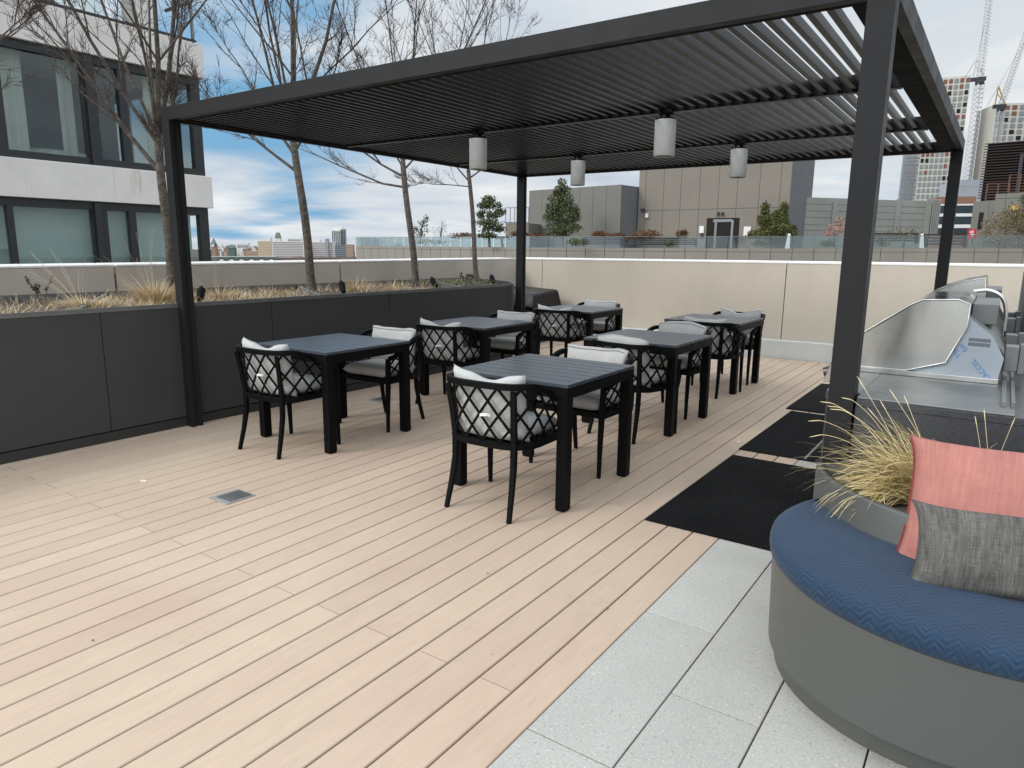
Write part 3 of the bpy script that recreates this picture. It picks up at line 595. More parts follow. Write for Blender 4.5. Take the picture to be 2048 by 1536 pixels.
def make_chair(lab,kind,seed,straps):
    t=thing('dining_chair',lab,'chair',(0,0,0),0,'black lattice armchairs with light cushions round the tables')
    bm_=M['black_alu']
    for s in (-1,1):
        b=MB(); x=.275*s
        b.ribbon([(x*1.01,.262,.0),(x,.255,.22),(x,.245,.43),(x*1.04,.253,.612)],[.022,.028,.032,.030],[.022,.030,.036,.034],up=(0,1,0)); b.build('leg',bm_,t,bev=.002)
        b=MB(); b.ribbon([(.222*s,-.262,0),(.212*s,-.222,.16),(.205*s,-.195,.30),(.205*s,-.192,.44),(.214*s,-.212,.60),(.226*s,-.236,.742)],[.025,.029,.033,.037,.036,.035],[.022,.026,.028,.026,.020,.018],up=(0,1,0)); b.build('leg',bm_,t,bev=.002)
    b=MB(); pts=[];n=40
    for k in range(n+1): p=ub(k/n); pts.append((p.x,p.y,.418))
    b.ribbon(pts,.026,.034,smooth=False); b.ribbon([(.275,.238,.418),(-.275,.238,.418)],.024,.033); 
    b.box(-.255,-.17,.418,.255,.225,.428); b.build('seat_frame',bm_,t)
    b=MB(); pts=[]; n=56
    for k in range(n+1): u=k/n; p=ut(u); pts.append((p.x,p.y,ztop(u)))
    b.ribbon(pts,.028,.036); b.build('arm_rail',bm_,t,bev=.003,seg=2)
    b=MB(); np_=11; dp=1.0/np_
    for sgn in (1,-1):
        for k in range(-2,np_+3):
            pts=[];ups=[]
            for q in range(13):
                v=q/12; u=(k+.5)*dp+sgn*v*2*dp*1.0
                if -.002<=u<=1.002:
                    p=surf(u,v); du=surf(min(1,u+.01),v)-surf(max(0,u-.01),v); dv=surf(u,min(1,v+.05))-surf(u,max(0,v-.05)); nn=du.cross(dv).normalized(); pts.append(p+nn*.0035*sgn); ups.append(nn)
            if len(pts)>2: b.ribbon(pts,.0150,.0065,ups=ups)
    b.build('lattice',bm_,t)
    b=MB()
    def fs_(x,y,tt,u,v): 
        rr_=1-.10*max(0,-v)*abs(u)**3
        return Vector((x*rr_,y+.035-.02*(1-u*u)*(1 if v<0 else 0),.484+tt))
    pillow(b,.50,.42,.105,fs_,20,16,7.0,.006,seed); b.build('seat_cushion',M['cushion'],t)
    b=MB(); fn=backcush(kind,seed); idx,vs=pillow(b,.50,.40 if kind!='flat' else .39,.10,fn,26,18,6.0,.009,seed)
    bc=b.build('back_cushion',M['cushion'],t)
    b=MB(); b.tube([vs[idx[(-1 if 0 else 1,i,17)]]+Vector((0,.004,.003)) for i in range(1,26)],.0022,4); b.build('piping',M['piping'],bc)
    if straps:
        for u,v in ((.78,.62),(.47,.5)):
            b=MB(); p=surf(u,v); du=(surf(u+.01,v)-surf(u-.01,v)).normalized(); nn=du.cross(Vector((0,0,1))); 
            if nn.y>0: nn=-nn
            if u>.7: nn=(p-Vector((0,0,p.z))).normalized()
            b.ribbon([p-du*.034+nn*.004,p-du*.02+nn*.013+Vector((0,0,.006)),p+du*.018+nn*.013,p+du*.036+nn*.004-Vector((0,0,.006))],.0025,.017,ups=[Vector((0,0,1))]*4)
            b.build('strap',M['strap'],t)
    return t
PR={}
chairs=[ # x,y,rot,kind,straps,label
(-2.325,3.255,0.02,'dip',1,'nearest armchair, its lattice back to the camera, at the nearest table'),
(-4.345,3.245,.03,'dip',1,'front left armchair, lattice back to the camera, beside the near post'),
(-2.335,4.265,pi-.03,'flat',0,'armchair tucked at the far side of the nearest table'),
(-4.32,4.25,pi+.05,'flat',0,'armchair at the far side of the front left table, against the planter'),
(-2.42,5.20,-.16,'arch',0,'near side armchair of the middle right table, overlapping the chair in front'),
(-4.37,5.215,.05,'dip',1,'near side armchair of the middle left table'),
(-2.47,6.22,pi-.08,'arch',0,'far side armchair of the middle right table, with rounded cushion'),
(-4.40,6.24,pi+.03,'flat',0,'far side armchair of the middle left table'),
(-2.50,7.27,-.06,'flat',0,'near side armchair of the rear right table'),
(-4.45,7.45,.04,'dip',1,'near side armchair of the rear left table, beside the corner post'),
(-2.53,8.24,pi-.05,'dip',0,'rearmost right armchair facing the camera before the beige wall'),
(-4.50,8.44,pi+.05,'flat',0,'rearmost left armchair facing the camera before the beige wall')]
for i,(x,y,rz,kind,st,lab) in enumerate(chairs):
    key=(kind,st)
    if key not in PR:
        o=make_chair(lab,kind,i+1,st); PR[key]=o; o.location=(x,y,0); o.rotation_euler=(0,0,rz)
    else: copy_thing(PR[key],(x,y,0),rz,lab)
# ---------------- mats
def matbox(x0,y0,x1,y1,name,mt,lab,extra=None):
    t=thing(name,lab,'floor mat',((x0+x1)/2,(y0+y1)/2,0),0,'black rubber mats before the grill counter')
    b=MB(); b.box(x0,y0,.001,x1,y1,.011); b.build('mat_body',mt,t,bev=.004,seg=2)
    if extra: b=MB(); b.box(extra,y0+.01,.0112,extra+.018,y1-.01,.0135); b.build('seam_strip',M['rim'],t)
matbox(-1.505,3.49,-.60,5.06,'rubber_mat',M['mat'],'largest nearest black ribbed mat beside the blue bench')
matbox(-1.52,5.25,-.60,6.86,'rubber_mat',M['mat2'],'middle black perforated mat with a grey seam strip',-1.05)
matbox(-1.59,6.95,-.62,8.56,'rubber_mat',M['mat'],'farthest black mat, a dark wedge behind the post')
# floor outlet covers
def cover(x0,y0,x1,y1,lab):
    t=thing('floor_outlet',lab,'outlet cover',((x0+x1)/2,(y0+y1)/2,0),0,'metal outlet covers set in the deck')
    b=MB(); b.box(x0,y0,.0005,x1,y1,.006); b.build('plate',M['outlet'],t,bev=.003); b=MB(); b.box(x0+.035,y0+.03,.0062,x1-.015,y1-.015,.009); b.build('lid',M['steel_dull'],t,bev=.002)
cover(-3.79,2.24,-3.60,2.44,'square grey metal cover in the open deck, nearest the camera')
cover(-5.08,4.78,-4.90,4.95,'small metal cover seen under the front left table')
def scrap(x,y,rz,s,lab,mt,name,cat,grp):
    b=MB(); c,s_=cos(rz),sin(rz); q=[(-s,-s*.3),(s,-s*.35),(s*.9,s*.3),(-s*.95,s*.35)]; q=[(x+a*c-b_*s_,y+a*s_+b_*c) for a,b_ in q]; b.prism_dir([(q[0][0],q[0][1],.001),(q[1][0],q[1][1],.002),(q[2][0],q[2][1],.006),(q[3][0],q[3][1],.002)],(0,0,.001)); one(b,name,mt,lab,cat,grp)
scrap(-4.41,2.17,.5,.022,'tiny white paper scrap on the deck left of the outlet cover',M['paper'],'paper_scrap','litter','paper scraps on the deck')
scrap(-1.59,5.47,.7,.017,'tiny white paper scrap beside the perforated mat',M['paper'],'paper_scrap','litter','paper scraps on the deck')
rl=random.Random(5)
for (px,py) in ((461,1016),(975,1148),(186,1282),(985,1310),(1215,1218),(1390,873),(565,910),(730,935)):
    q=g(px,py); s=rl.uniform(.004,.009); b=MB(); a=rl.uniform(0,pi); d=Vector((cos(a),sin(a),.1))*s; e=Vector((-sin(a),cos(a),.15))*s*.5; c=Vector((q.x,q.y,.004))
    b.add([c-d,c-d*.2+e,c+d,c+d*.1-e],[(0,1,2,3)]); b.add([c-d,c-d*.2+e,c+d,c+d*.1-e+Vector((0,0,.001))],[(3,2,1,0)]); one(b,'fallen_leaf',M['leafbrown'],'tiny curled brown leaf speck on the pale deck','leaf','brown leaf specks scattered over the deck')
# ================================================================== ROUND BENCH AND ITS PLANTER
BC=Vector((.037,2.664)); BR=.640; PC=Vector((.072,3.227)); PR_=.648
d_=(PC-BC); D_=d_.length; a_=(BR*BR-PR_*PR_+D_*D_)/(2*D_); h_=math.sqrt(BR*BR-a_*a_); mid=BC+d_.normalized()*a_; pe=Vector((-d_.y,d_.x)).normalized()
tl=mid+pe*h_; tr_=mid-pe*h_
if tl.x>tr_.x: tl,tr_=tr_,tl
def ang(c,p): return math.atan2(p.y-c.y,p.x-c.x)
ab0=ang(BC,tl)%(2*pi); ab1=ang(BC,tr_)%(2*pi)+(0 if ang(BC,tr_)%(2*pi)>ab0 else 2*pi)
ap0=ang(PC,tl)%(2*pi); ap1=ang(PC,tr_)%(2*pi)+(0 if ang(PC,tr_)%(2*pi)>ap0 else 2*pi)
def bo(s,dr=0): a=ab0+(ab1-ab0)*s; return BC+Vector((cos(a),sin(a)))*(BR+dr)
def bi(s,dr=0): a=ap0+(ap1-ap0)*s; return PC+Vector((cos(a),sin(a)))*(PR_+dr)
bt=thing('curved_bench','round grey bench curving around a low planter, lower right','bench',(.03,2.5,0))
n=72; 
def shell(z0,z1,c0,r0,c1,r1,name,mt,bev=0):
    b=MB(); pts=[]
    for k in range(n+1):
        a=ab0-.0+(ab1-ab0)*k/n; pts.append((cos(a),sin(a)))
    bot=[(c0[0]+r0*x,c0[1]+r0*y,z0) for x,y in pts]+[(bi(1-k/n,.004).x,bi(1-k/n,.004).y,z0) for k in range(n+1)]
    top=[(c1[0]+r1*x,c1[1]+r1*y,z1) for x,y in pts]+[(bi(1-k/n,.004).x,bi(1-k/n,.004).y,z1) for k in range(n+1)]
    q=len(bot); b.add(bot+top,[(i,(i+1)%q,q+(i+1)%q,q+i) for i in range(n)],.5,True); b.add(bot+top,[(i,(i+1)%q,q+(i+1)%q,q+i) for i in range(n,q)],.5)
    b.add(top,[tuple(range(q))]); b.add(bot,[tuple(range(q-1,-1,-1))]); return b.build(name,mt,bt,bev=bev,seg=2)
shell(.105,.440,(-.012,2.668),.577,(.037,2.664),.634,'bench_shell',M['bench'],.006)
shell(0,.104,(-.028,2.714),.546,(-.028,2.712),.548,'toe_kick',M['bench'])
# cushion
b=MB(); prof=[(-.03,.441),(-.004,.443),(.003,.450),(.006,.465),(.006,.484),(.002,.499),(-.007,.507),(-.024,.511)]; vs=[]; rows=[]
n=90
for k in range(n+1):
    s=k/n; o_=[]
    for dr,z in prof: 
        p=bo(s,dr); o_.append((p.x,p.y,z))
    e=bi(s,.004); a=Vector(o_[-1]); E_=Vector((e.x,e.y,.503)); 
    for q in (.25,.5,.75,.985,1): 
        p=a.lerp(E_,q); p.z+=.006*sin(pi*q)*min(1,(E_-a).length*5)+.0018*noise.noise((p.x*8,p.y*8,0)); o_.append(tuple(p))
    o_.append((e.x,e.y,.441)); rows.append(len(vs)); vs+=o_
w_=len(prof)+6
b.add(vs,[(k*w_+i,(k+1)*w_+i,(k+1)*w_+i+1,k*w_+i+1) for k in range(n) for i in range(w_-1)]+[(k*w_+w_-1,(k+1)*w_+w_-1,(k+1)*w_,k*w_) for k in range(n)],.5,True)
b.build('seat_pad',M['blue'],bt,fix=True)
# round planter bowl
rp=thing('round_planter','low round grey planter with ornamental grass behind the blue bench pad','planter',(.07,3.0,0))
b=MB(); n=80; a0=math.asin((3.105-PC.y)/PR_); arc=[(pi-a0)+( (2*pi+a0)-(pi-a0))*k/n for k in range(n+1)]
def ring(r): return [(PC.x+r*cos(a),PC.y+r*sin(a)) for a in arc]
ro,ri=ring(PR_),ring(PR_-.028); ZR=.62
q=n+1; vs=[(x,y,0) for x,y in ro]+[(x,y,ZR-.006) for x,y in ro]+[(PC.x+(x-PC.x)*.994,PC.y+(y-PC.y)*.994,ZR) for x,y in ro]+[(x,y,ZR) for x,y in ri]+[(x,y,.5) for x,y in ri]
b.add(vs,[(j*q+i,j*q+i+1,(j+1)*q+i+1,(j+1)*q+i) for j in range(4) for i in range(n)],.5,True)
x0_,x1_=ro[0][0],ro[-1][0]; b.box(min(x0_,x1_)+.002,3.085,0,max(x0_,x1_)-.002,3.104,ZR-.001); b.build('bowl',M['bench'],rp,fix=True)
b=MB(); p_=ring(PR_-.03); b.prism(p_+[],.50,.565); b.build('soil',M['soil'],rp)
# ornamental grass
og=thing('ornamental_grass','arching golden ornamental grass spilling over the round planter rim','grass plant',(-.12,3.0,.56))
def blades(mb,c,n,h0,h1,azc,azs,w,rad,bend=1.0,rs=R):
    for _ in range(n):
        a=azc+rs.gauss(0,azs); p0=Vector((c[0]+rs.gauss(0,rad),c[1]+rs.gauss(0,rad*.8),c[2])); L=rs.uniform(h0,h1)
        dr=Vector((cos(a),sin(a),0)); th=rs.uniform(.15,.95); d=(dr*th+Vector((0,0,1))*(1.15-th*.8)).normalized(); pts=[p0]; ns=9; cur=rs.uniform(.10,.30)*bend; sw=rs.uniform(-.06,.06)
        for k in range(ns):
            d=(d+Vector((0,0,-cur*(.35+k/ns)))+Vector((-sin(a),cos(a),0))*sw+dr*.05).normalized(); pts.append(pts[-1]+d*L/ns)
        if any(p.x>-.235 and p.y<2.86 for p in pts) or any(p.x>-.2 and p.z>.80 for p in pts[4:]) and rs.random()<.5: continue
        side=Vector((-sin(a),cos(a),rs.uniform(-.5,.5))).normalized(); vs=[]
        for k,p in enumerate(pts):
            if p.z<.575 and (Vector((p.x,p.y))-PC).length<PR_-.03: p.z=.575
            ww=w*rs.uniform(.9,1.1)*(1-(k/ns)**1.6*.88); vs+=[p-side*ww,p+side*ww]
        mb.add(vs,[(2*k,2*k+1,2*k+3,2*k+2) for k in range(ns)],rs.random(),False)
b=MB(); c0=(-.16,3.0,.565)
blades(b,c0,720,.20,.42,pi+.05,.5,.0022,.055); blades(b,(-.12,2.95,.565),400,.18,.34,pi+.9,.5,.0022,.06); blades(b,(-.05,2.96,.565),420,.18,.38,pi*1.45,.6,.0021,.08,1.2)
blades(b,(-.10,3.0,.565),150,.25,.42,pi*.8,.7,.0018,.05,.7); blades(b,(.2,3.0,.565),160,.15,.3,0,1.5,.002,.1)
b.build('blades',M['blade'],og)
b=MB()
for (px,py,Y,bx) in ((1714,752,2.98,-.16),(1640,803,3.02,-.16),(1683,795,3.0,-.17),(1655,812,2.98,-.18),(1660,818,2.96,-.15),(1616,842,2.98,-.2),(1808,790,3.0,-.1),(1779,778,3.02,-.05),(1760,800,3.0,-.14),(1950,832,3.0,.05),(1968,818,3.0,.06),(2030,835,3.0,.03),(1619,874,2.95,-.2),(1735,815,2.98,-.12)):
    e=onY(px,py,Y); s=Vector((bx,3.0,.57)); m_=s.lerp(e,.5)+Vector((0,0,.07 if px<1700 else .02)); m2=s.lerp(e,.82)+Vector((0,0,.05 if px<1700 else .01))
    ps=smooth_path([s,m_,m2,e],5); b.tube(ps,[.0009]*(len(ps)-5)+[.001,.0016,.0019,.0016,.0007],4,R.uniform(.7,1),False)
b.build('seed_stalk',M['blade'],og)
# ---------------- scatter pillows
def set_uv(o,uvs):
    me=o.data; ul=me.uv_layers.new(name='uv')
    for lp in me.loops: ul.data[lp.index].uv=uvs[lp.vertex_index]
def scatter(lab,name,mt,org,rt,upv,w,h,T,seed,ear=.03,crease=.01,seam=None):
    rt=Vector(rt).normalized(); upv=Vector(upv).normalized(); nr=rt.cross(upv).normalized()
    t=thing(name,lab,'pillow',tuple(org)); b=MB(); uv=[]
    def fn(x,y,tt,u,v):
        e=ear*(abs(u)**6)*(abs(v)**6); x+=math.copysign(e,u); y+=math.copysign(e*.7,v)
        wr=.012*noise.noise((u*1.6+seed,v*1.6,9))*(1-abs(u)**4); bend=-.02*(u*u)
        return Vector(org)+rt*x+upv*(y+h/2)+nr*(tt*(1.0 if v>-.6 else 1.0)+bend+wr)
    idx,vs=pillow(b,w,h,T,fn,34,26,2.6,crease,seed,uv); o=b.build('pillow_body',mt,t); set_uv(o,uv)
    if seam:
        b=MB(); b.tube([vs[idx[(1,0,j)]]+nr*.001-rt*.002 for j in range(1,26)],.0028,5); b.build('seam',seam,t)
scatter('large square salmon pink pillow leaning against the planter rim','scatter_pillow',M['salmon'],(.075,2.535,.475),(1,.03,.02),(-.0,.26,.37),.53,.475,.15,3,.026,.022,M['rededge'])
scatter('dark grey tweed lumbar pillow in front of the salmon one','scatter_pillow',M['greyweave'],(.135,2.39,.497),(1,.20,.012),(-.01,.13,.24),.54,.262,.13,8,.020,.012)
# ---------------- grill counter
ct=thing('grill_counter','long black granite grill counter running to the back wall','counter',(0,5.5,0))
b=MB(); b.prism([(-.575,3.24),(-.445,3.24),(-.445,3.150),(.80,3.150),(.80,8.9),(-.575,8.9)],.0,.872); b.build('base',M['granite'],ct,fix=True)
b=MB(); b.prism([(-.580,3.238),(-.443,3.238),(-.443,3.147),(.803,3.147),(.803,8.9),(-.580,8.9)],.873,.903); b.build('countertop',M['granite'],ct,fix=True,bev=.0015)
b=MB(); b.box(-.443,3.150,.904,.095,8.4,.911); b.box(-.58,3.25,.904,-.4435,8.4,.911); b.build('steel_worktop',M['steel_dull'],ct,bev=.002)
b=MB(); b.box(.050,3.30,.912,.066,8.3,.930); b.box(.082,3.30,.912,.095,8.3,.930); b.build('back_channel',M['steel_dull'],ct)
b=MB(); b.box(.15,4.95,.904,.19,8.5,1.34); b.build('backsplash',M['concgrey'],ct,bev=.004)
def grill(y0,ln,lab,film,lid=0):
    t=thing('gas_grill',lab,'grill',(-.25,y0+ln/2,.91),0,'stainless gas grills on the counter')
    def side(poly,ya,yb,nm,mt,bev=.002): b=MB(); b.prism_dir([(x,ya,z) for x,z in poly],(0,yb-ya,0)); return b.build(nm,mt,t,bev=bev,fix=True)
    fx=[(-.58,.936),(.030,.922),(.044,1.03),(-.008,1.128),(-.105,1.205),(-.20,1.215),(-.58,1.04)]
    side(fx,y0+.006,y0+ln-.006,'firebox',M['steel_dull'])
    side(fx,y0,y0+.0055,'side_film',M['film'] if film else M['steel_dull'],0)
    hd=[(-.625,.99),(-.60,1.065),(-.54,1.112),(-.35,1.258),(-.305,1.283),(-.16,1.290),(-.112,1.272),(-.112,1.17),(-.18,.992),(-.34,.938),(-.60,.938)]
    if lid: hd=[(-.58,1.02),(-.50,1.15),(-.36,1.262),(-.22,1.318),(-.10,1.345),(-.085,1.235),(-.12,1.10),(-.30,1.0)]
    side(hd,y0-.012,y0-.0005,'hood_side',M['steel']); side(hd,y0+ln+.0005,y0+ln+.012,'hood_side',M['steel'])
    
    b=MB(); pr=[(-.625,.99),(-.60,1.065),(-.54,1.112),(-.35,1.258),(-.305,1.283),(-.16,1.290),(-.112,1.272),(-.112,1.17)]
    if lid: pr=hd[:7]
    for (xa,za),(xb,zb_) in zip(pr[:-1],pr[1:]):
        b.add([(xa,y0-.0125,za+.001),(xb,y0-.0125,zb_+.001),(xb,y0+ln+.0125,zb_+.001),(xa,y0+ln+.0125,za+.001),(xa*.99,y0-.0125,za-.006),(xb*.99,y0-.0125,zb_-.006),(xb*.99,y0+ln+.0125,zb_-.006),(xa*.99,y0+ln+.0125,za-.006)],[(0,1,2,3),(7,6,5,4),(0,4,5,1),(2,6,7,3)])
    b.build('hood',M['steel_lid'],t,fix=True)
    b=MB(); b.tube([(x,y0-.0125,z) for x,z in hd]+[(hd[0][0],y0-.0125,hd[0][1])],.0035,6); b.build('hood_flange',M['steel'],t)  # rim flange tubes, added to give the hood a bright edge highlight
    b=MB(); b.box(-.62,y0-.022,.912,.036,y0-.0005,.936); b.box(-.62,y0,.912,-.585,y0+ln,.9355); b.build('base_rail',M['steel'],t,bev=.002)
    b=MB(); b.hexa([(-.715,y0+.02,.835),(-.62,y0+.02,.835),(-.62,y0+ln-.02,.835),(-.715,y0+ln-.02,.835)],[(-.69,y0+.02,.925),(-.625,y0+.02,.925),(-.625,y0+ln-.02,.925),(-.69,y0+ln-.02,.925)]); b.build('control_panel',M['steel'],t,bev=.002)
    for k in range(4):
        y=y0+.13+k*(ln-.26)/3; b=MB(); b.tube([(-.708,y,.875),(-.735,y,.868)],[.026,.023],16); b.build('knob',M['steel_dark'],t,bev=.002)
    b=MB(); zz=1.0
    for y in (y0+.08,y0+ln-.08): b.tube([(-.618,y,zz),(-.675,y,zz+.005)],.008,8)
    b.tube([(-.675,y0+.03,zz+.005),(-.675,y0+ln-.03,zz+.005)],.014,12); b.build('handle',M['steel'],t)
    b=MB()
    for k in range(19):
        x=-.098+.082*k/18
        for z in (1.100,1.079): b.box(x-.0012,y0-.0012,z-.02*(x+.06),x+.0012,y0-.0002,z+.016-.02*(x+.06))
    b.build('vent_slots',M['steel_dark'],t)
    for ya in (y0+.10,y0+ln-.18): b=MB(); b.box(.046,ya,.96,.10,ya+.09,1.08); b.box(.1001,ya+.01,.95,.13,ya+.08,1.09); b.build('hinge_block',M['steel_dull'],t,bev=.003)
    if not lid: b=MB(); yy=y0+ln+.02; ps=smooth_path([(-.13,yy,1.292),(-.06,yy,1.30),(.0,yy,1.27),(.03,yy,1.20),(.035,yy,1.08)],5); b.tube(ps,.011,10); b.build('rotisserie_pipe',M['steel'],t)
    b=MB(); b.box(-.11,y0+.25,1.16,.0,y0+ln-.01,1.262); b.build('rear_housing',M['steel_dull'],t,bev=.004)
    return t
g1=grill(3.87,.86,'nearest stainless grill, hood side facing the camera, blue film on its side panel',True)
g2=grill(5.62,.86,'second stainless grill, half hidden behind the first hood',False,1)
def text(parent,body,size,mtx,mt,name='lettering'):
    cu=bpy.data.curves.new('t','FONT'); cu.body=body; cu.size=size; cu.extrude=.0003; ob=bpy.data.objects.new('t',cu); COL.objects.link(ob)
    dg=bpy.context.evaluated_depsgraph_get(); me=bpy.data.meshes.new_from_object(ob.evaluated_get(dg)); bpy.data.objects.remove(ob)
    me.transform(Matrix.Translation(-Vector(parent['_loc']))@mtx); me.materials.clear(); me.materials.append(mt)
    o=bpy.data.objects.new(name,me); COL.objects.link(o); o.parent=parent; o['_loc']=parent['_loc']; return o
def yface(x,y,z,ang_,flip=1): return Matrix.Translation((x,y,z))@Matrix.Rotation(ang_,4,'Y')@Matrix.Rotation(pi/2,4,'X')
fy=3.8690; dg_=math.radians(-132)
for body,sz,px,py in (('for LAS',.036,1937,700),('The M',.036,1925,711),('LACCEL',.032,1983,757)):
    q=onY(px,py,fy); text(g1,body,sz,yface(q.x,fy,q.z,dg_),M['ink'])
# small items in the rear end of the counter and the covered sofa
sf=thing('covered_sofa','black vinyl covered outdoor sofa behind the left back post','sofa',(-6.6,9.6,0))
b=MB(); b.box(-7.0,9.35,.0,-6.10,10.2,.55); b.build('seat_cover',M['blackcover'],sf,bev=.04,seg=3)
b=MB(); b.hexa([(-7.02,9.33,.552),(-6.08,9.33,.552),(-6.08,10.22,.552),(-7.02,10.22,.552)],[(-6.98,9.42,.835),(-6.12,9.42,.80),(-6.14,10.18,.84),(-6.98,10.18,.88)]); b.build('back_cover',M['blackcover'],sf,bev=.05,seg=4)
# ================================================================== ADJACENT BUILDING (left)
AX=-18.0; AE=11.25
ab=thing('apartment_building','white concrete banded apartment building with dark framed windows, left','building',(-22,3,-40))
def aY(px,py=480): return onX(px,py,AX).y
def bandb(z0,z1,pr,nm='concrete_band'):
    b=MB(); b.box(AX-8,-9,z0,AX+pr,AE+pr,z1); b.build(nm,M['whiteconc'],ab,bev=.01)
b=MB(); b.box(AX-8,-9,-40,AX-.0,AE,-1.6); b.build('wall',M['whiteconc'],ab)
bandb(-1.55,-.75,.12); bandb(2.51,3.34,.12); bandb(5.82,6.66,.12)
b=MB(); b.box(AX-8,-9,-1.0,AX-3.5,AE-.6,6.6); b.box(AX-3.6,-9,-.75,AX-3.45,AE-.5,5.8); b.build('core_wall',M['room'],ab)
def storey(z0,z1,muls,wide):
    b=MB(); b.box(AX-.15,-9,z0,AX+.02,AE,z0+.16); b.box(AX-.15,-9,z1-.18,AX+.02,AE,z1); 
    for (a,c) in muls: b.box(AX-.14,a,z0+.161,AX+.015,c,z1-.181)
    b.box(AX-.16,AE-.26,z0+.161,AX+.018,AE-.001,z1-.181)
    b.box(AX-7,AE-.15,z0,AX-.152,AE,z0+.16); b.box(AX-7,AE-.15,z1-.18,AX-.152,AE,z1)
    for k in range(3): b.box(AX-1.9-k*1.8,AE-.14,z0+.161,AX-1.78-k*1.8,AE-.01,z1-.181)
    b.build('window_frame',M['frame_dark'],ab)
    for a,c in wide: b=MB(); b.box(AX+.016,a,z0-.02,AX+.11,c,z1-.03); b.build('mullion_fin',M['frame_dark'],ab,bev=.01)
lowm=[(aY(20),aY(33)),(aY(190),aY(219)),(aY(262),aY(276)),(3.0,3.3),(-.2,.1),(-3.4,-3.1)]
upm=[(6.50,6.68),(8.33,8.62),(9.14,9.33),(3.0,3.3),(-.2,.1),(-3.4,-3.1)]
storey(-.74,2.50,lowm,[(aY(190)+.03,aY(219)-.16)]); storey(3.35,5.81,upm,[(8.36,8.56)])
def panes(z0,z1,muls):
    e=sorted(muls); prev=-8.8
    for a,c in e+[(AE-.26,0)]:
        b=MB(); b.box(AX-.08,prev+.01,z0+.165,AX-.07,a-.01,z1-.185); b.build('window_pane',M['glass'],ab); prev=c
panes(-.74,2.50,lowm); panes(3.35,5.81,upm)
b=MB(); b.box(AX-6.8,AE-.09,3.515,AX-.2,AE-.08,5.625); b.build('window_pane',M['glass'],ab)
b=MB(); b.box(AX-.36,-8.9,-.7,AX-.34,AE-.32,2.45); b.build('roller_blind',M['blind'],ab); b=MB(); b.box(AX-6.8,AE-.36,-.7,AX-.4,AE-.33,2.45); b.build('roller_blind',M['blind'],ab)
def curtain(ya,yb,x=AX-.4,d=.06):
    b=MB(); n=int((yb-ya)/.05); pts=[Vector((x+d*.5*sin(k*1.25),ya+(yb-ya)*k/n,0)) for k in range(n+1)]; strip(b,pts,3.4,5.72,.01); b.build('curtain',M['curtain'],ab)
curtain(6.7,7.25); curtain(9.95,10.75); curtain(5.6,6.4); curtain(8.0,8.3,AX-.5)
b=MB(); b.box(AX-3.4,-9,3.342,AX-.2,AE-.2,3.352); b.build('floor',M['room'],ab)
b=MB(); b.lathe([(.95,3.36),(1.05,3.5),(.95,3.66),(.5,3.74),(.01,3.76)],(AX-1.5,8.1),28); b.build('bed',M['bed'],ab)
b=MB(); b.box(AX-.05,-9,6.67,AX+.02,AE,6.76); b.box(AX-8,AE-.07,6.67,AX-.05,AE,6.76); b.build('parapet_rail',M['frame_dark'],ab)
b=MB(); b.box(AX-.03,1,6.77,AX-.01,9.02,7.85); b.build('balustrade_glass',M['railglass'],ab)
b=MB(); b.box(AX-.7,9.75,6.67,AX-.15,10.3,9.6); b.build('column',M['whiteconc'],ab)
b=MB(); b.box(AX-8,-9,9.6,AX+.1,10.35,10.4); b.build('concrete_band',M['whiteconc'],ab)
b=MB()
for y in (10.82,11.19): b.box(AX-.05,y-.03,6.77,AX+.01,y+.03,7.62)
b.box(AX-.05,10.79,7.625,AX+.01,11.22,7.69); b.box(AX-1.2,11.16,7.625,AX-.052,11.22,7.69); b.build('corner_rail',M['steel_dull'],ab)
b=MB(); b.box(AX-7.9,-9,6.67,AX-2.5,9.0,9.59); b.build('setback_wall',M['bgglass'],ab)
